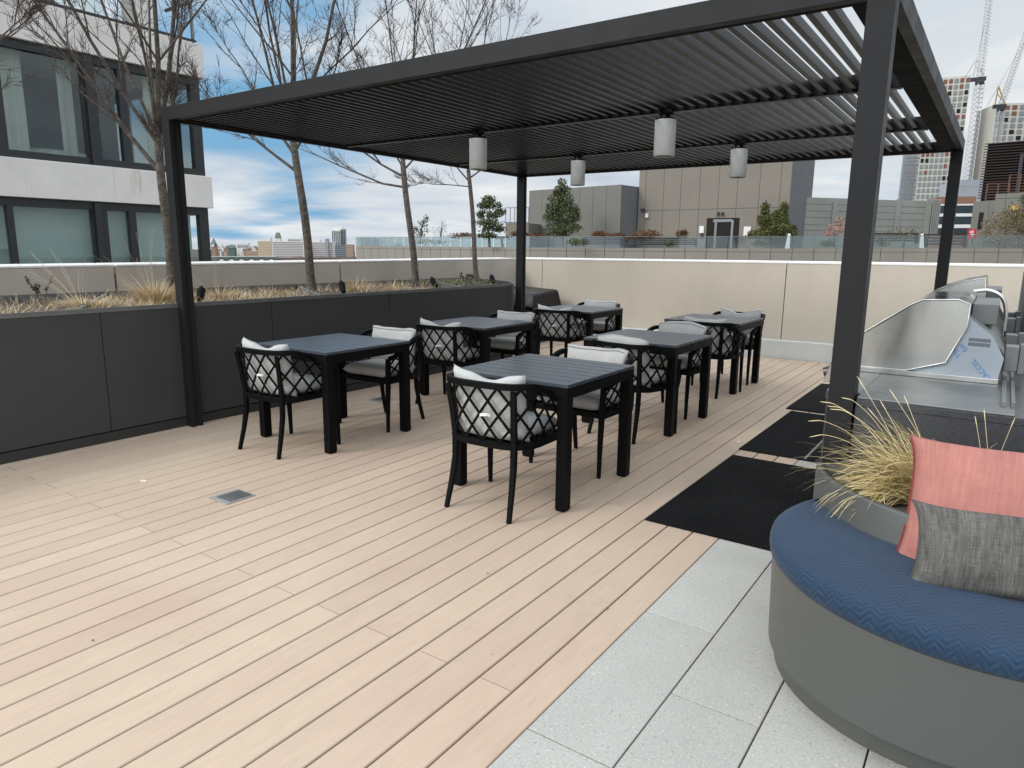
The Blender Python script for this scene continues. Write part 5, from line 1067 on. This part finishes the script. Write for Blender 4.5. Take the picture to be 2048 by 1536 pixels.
city(515,542.5,482,1500,'sun_y','sunlit yellow block of the waterfront apartments',9,'co')
city(543,607,483,1500,'cw','long white and mauve striped waterfront block',9,'sun_p')
city(526,541,475.5,1540,'cw','white roof structure above the yellow block',0,yb=483); t_=city(550,560,476,1560,'cw','white gabled roof tower on the striped block',0,yb=484,roof=12)
city(575,602,476,1560,'cw','grey and white roof structure above the striped block',1,yb=484)
city(612,668,484,1520,'cw','white blocks with mauve windows right of the second tree',8,'sun_p'); city(622,640,479,1560,'cw','stepped white top behind the mauve block',2); city(650,656,477.5,1515,'cg','thin grey shaft between the white blocks',0)
t_=city(664,681,460,1540,'cw','white high rise with green glass, tallest of the far skyline',5,'bgglass',vert=True); city(681.3,690.5,458,1545,'cg','shadowed side wing of the white high rise',3,'bgglass',vert=True); city(668,686,455,1552,'cw','small plant room atop the far high rise',0,yb=461)  # high rise's shaded side is painted in as a grey wall
city(669,690,490,1500,'cg','blue grey glass block below the high rise',6,'bgglass'); city(691,706,488.5,1500,'co','orange brick block right of the high rise',6,'cr')
city(709,722,473,1500,'cw','cream slab left of the pale glass blocks',6,'cw'); city(722,740,474,1480,'cg','pale blue glass block seen over the terrace parapet',5,'bgglass',vert=True); city(741,757,476,1500,'cg','second pale glass block, right of the first',4,'bgglass',vert=True); city(758,774,480,1500,'cw','pale stepped block at the end of the skyline',4,'cg'); city(788,802,487,1480,'cgreen','low dark green block near the parapet end',2,'cg')
# waterfront arcade
ar=thing('arcade_building','long low green grey arcade building on the near waterfront','building',tuple(at(480,520,1150)))
b=MB(); A=P3(418,1150,0); B=P3(552,1150,0); e=(B-A).normalized(); z1=zof(480,513.3,1150); z0=-41; b.hexa([Vector((A.x,A.y,z0)),Vector((B.x,B.y,z0)),Vector((B.x,B.y,z0))+FW*30,Vector((A.x,A.y,z0))+FW*30],[Vector((A.x,A.y,z1)),Vector((B.x,B.y,z1)),Vector((B.x,B.y,z1))+FW*30,Vector((A.x,A.y,z1))+FW*30]); b.build('hall',M['cgreen'],ar)
for k in range(6):
    b=MB(); px=443+k*20; q=[at(px-9+18*i/10,519.5-3.2*sin(pi*i/10)+.0,1149) for i in range(11)]; b.prism_dir(q,FW*.8); b.build('arch_opening',M['crane_d'],ar)
    b=MB(); q=[at(px-6+12*i/8,521.5-2.8*sin(pi*i/8),1148) for i in range(9)]; b.prism_dir(q,FW*.6); b.build('white_canopy',M['cw'],ar)
b=MB(); b.ribbon([at(418,513,1149),at(552,513,1149)],.8,.8); b.build('cornice',M['cw'],ar)
# ================================================================== WORLD
w=bpy.data.worlds.new('World'); S.world=w; w.use_nodes=True; nt=w.node_tree; nt.nodes.clear()
SUN_EL=math.radians(34); SUN_AZ=math.radians(212)  # compass style: direction the light comes from, measured from +Y clockwise
sd_=Vector((sin(SUN_AZ)*cos(SUN_EL),cos(SUN_AZ)*cos(SUN_EL),sin(SUN_EL)))
out=N(nt,'ShaderNodeOutputWorld'); bgn=N(nt,'ShaderNodeBackground'); sky=N(nt,'ShaderNodeTexSky'); sky.sky_type='NISHITA'; sky.sun_disc=False; sky.sun_elevation=SUN_EL; sky.sun_rotation=SUN_AZ; sky.air_density=1.0; sky.dust_density=.3; sky.ozone_density=2.5
tc=N(nt,'ShaderNodeTexCoord'); sx=N(nt,'ShaderNodeSeparateXYZ'); nt.links.new(tc.outputs['Generated'],sx.inputs[0])
def mth(op,a,b_=None,c=None,clamp=False):
    n=N(nt,'ShaderNodeMath',operation=op); n.use_clamp=clamp
    for i,v in enumerate((a,b_,c)):
        if v is None: continue
        if hasattr(v,'is_linked'): nt.links.new(v,n.inputs[i])
        else: n.inputs[i].default_value=v
    return n.outputs[0]
def dot(v):
    n=N(nt,'ShaderNodeVectorMath',operation='DOT_PRODUCT'); nt.links.new(tc.outputs['Generated'],n.inputs[0]); n.inputs[1].default_value=v; return n.outputs['Value']
zz=mth('ADD',mth('MAXIMUM',sx.outputs[2],0.0),.10)
skv=N(nt,'ShaderNodeCombineXYZ'); nt.links.new(sx.outputs[0],skv.inputs[0]); nt.links.new(sx.outputs[1],skv.inputs[1]); nt.links.new(mth('MAXIMUM',sx.outputs[2],.30),skv.inputs[2]); nrm=N(nt,'ShaderNodeVectorMath',operation='NORMALIZE'); nt.links.new(skv.outputs[0],nrm.inputs[0]); nt.links.new(nrm.outputs[0],sky.inputs[0])
cb=N(nt,'ShaderNodeCombineXYZ'); nt.links.new(mth('DIVIDE',sx.outputs[0],zz),cb.inputs[0]); nt.links.new(mth('DIVIDE',sx.outputs[1],zz),cb.inputs[1]); cb.inputs[2].default_value=1.3
cl=noi(nt,cb.outputs[0],.62,7,.50,.25); cl2=noi(nt,cb.outputs[0],.95,6,.50,.25); cl3=noi(nt,cb.outputs[0],.45,4,.5,.5)
def hole(v,lo,hi): return ramp(nt,dot(Vector(v).normalized()),[(lo,0.0),(hi,1.0)],'EASE')
h1=hole((-.79,.56,.24),.965,.999); h2=hole((-.86,.47,.30),.95,1.0); h3=hole((-.76,.645,.05),.975,.9995)
cov=mth('SUBTRACT',mth('ADD',cl,.20),mth('MULTIPLY',h1,.27))
low=ramp(nt,sx.outputs[2],[(.0,1.0),(.03,.8),(.09,0.0)]); cov=mth('SUBTRACT',cov,mth('MULTIPLY',mth('MULTIPLY',low,.10),ramp(nt,dot((-.85,.52,0)),[(.90,0.0),(.98,1.0)])))
mask=ramp(nt,cov,[(.36,0.0),(.60,1.0)],'EASE')
shade=ramp(nt,cl2,[(.28,(.50,.58,.68)),(.42,(.62,.68,.75)),(.54,(.70,.745,.78)),(.68,(.84,.865,.88))])
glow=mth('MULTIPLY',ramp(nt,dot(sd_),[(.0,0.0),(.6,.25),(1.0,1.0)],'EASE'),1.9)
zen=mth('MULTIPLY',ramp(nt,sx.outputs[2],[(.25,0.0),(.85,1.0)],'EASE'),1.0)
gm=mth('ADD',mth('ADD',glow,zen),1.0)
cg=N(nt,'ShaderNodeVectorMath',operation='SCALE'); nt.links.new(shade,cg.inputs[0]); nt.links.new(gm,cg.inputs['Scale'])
sk=N(nt,'ShaderNodeVectorMath',operation='MULTIPLY'); nt.links.new(sky.outputs[0],sk.inputs[0]); sk.inputs[1].default_value=(.13,.165,.155)
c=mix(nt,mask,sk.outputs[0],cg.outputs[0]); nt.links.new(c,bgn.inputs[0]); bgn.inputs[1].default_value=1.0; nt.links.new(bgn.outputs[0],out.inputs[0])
sl_=bpy.data.lights.new('sun','SUN'); sl_.energy=1.25; sl_.angle=math.radians(14); sl_.color=(1,.95,.88); so=bpy.data.objects.new('sun',sl_); COL.objects.link(so); so.rotation_euler=(-sd_).to_track_quat('-Z','Y').to_euler()
S.view_settings.view_transform='Standard'; S.view_settings.look='None'; S.view_settings.exposure=.05; S.view_settings.gamma=1
for o in bpy.data.objects:
    if '_loc' in o: del o['_loc']
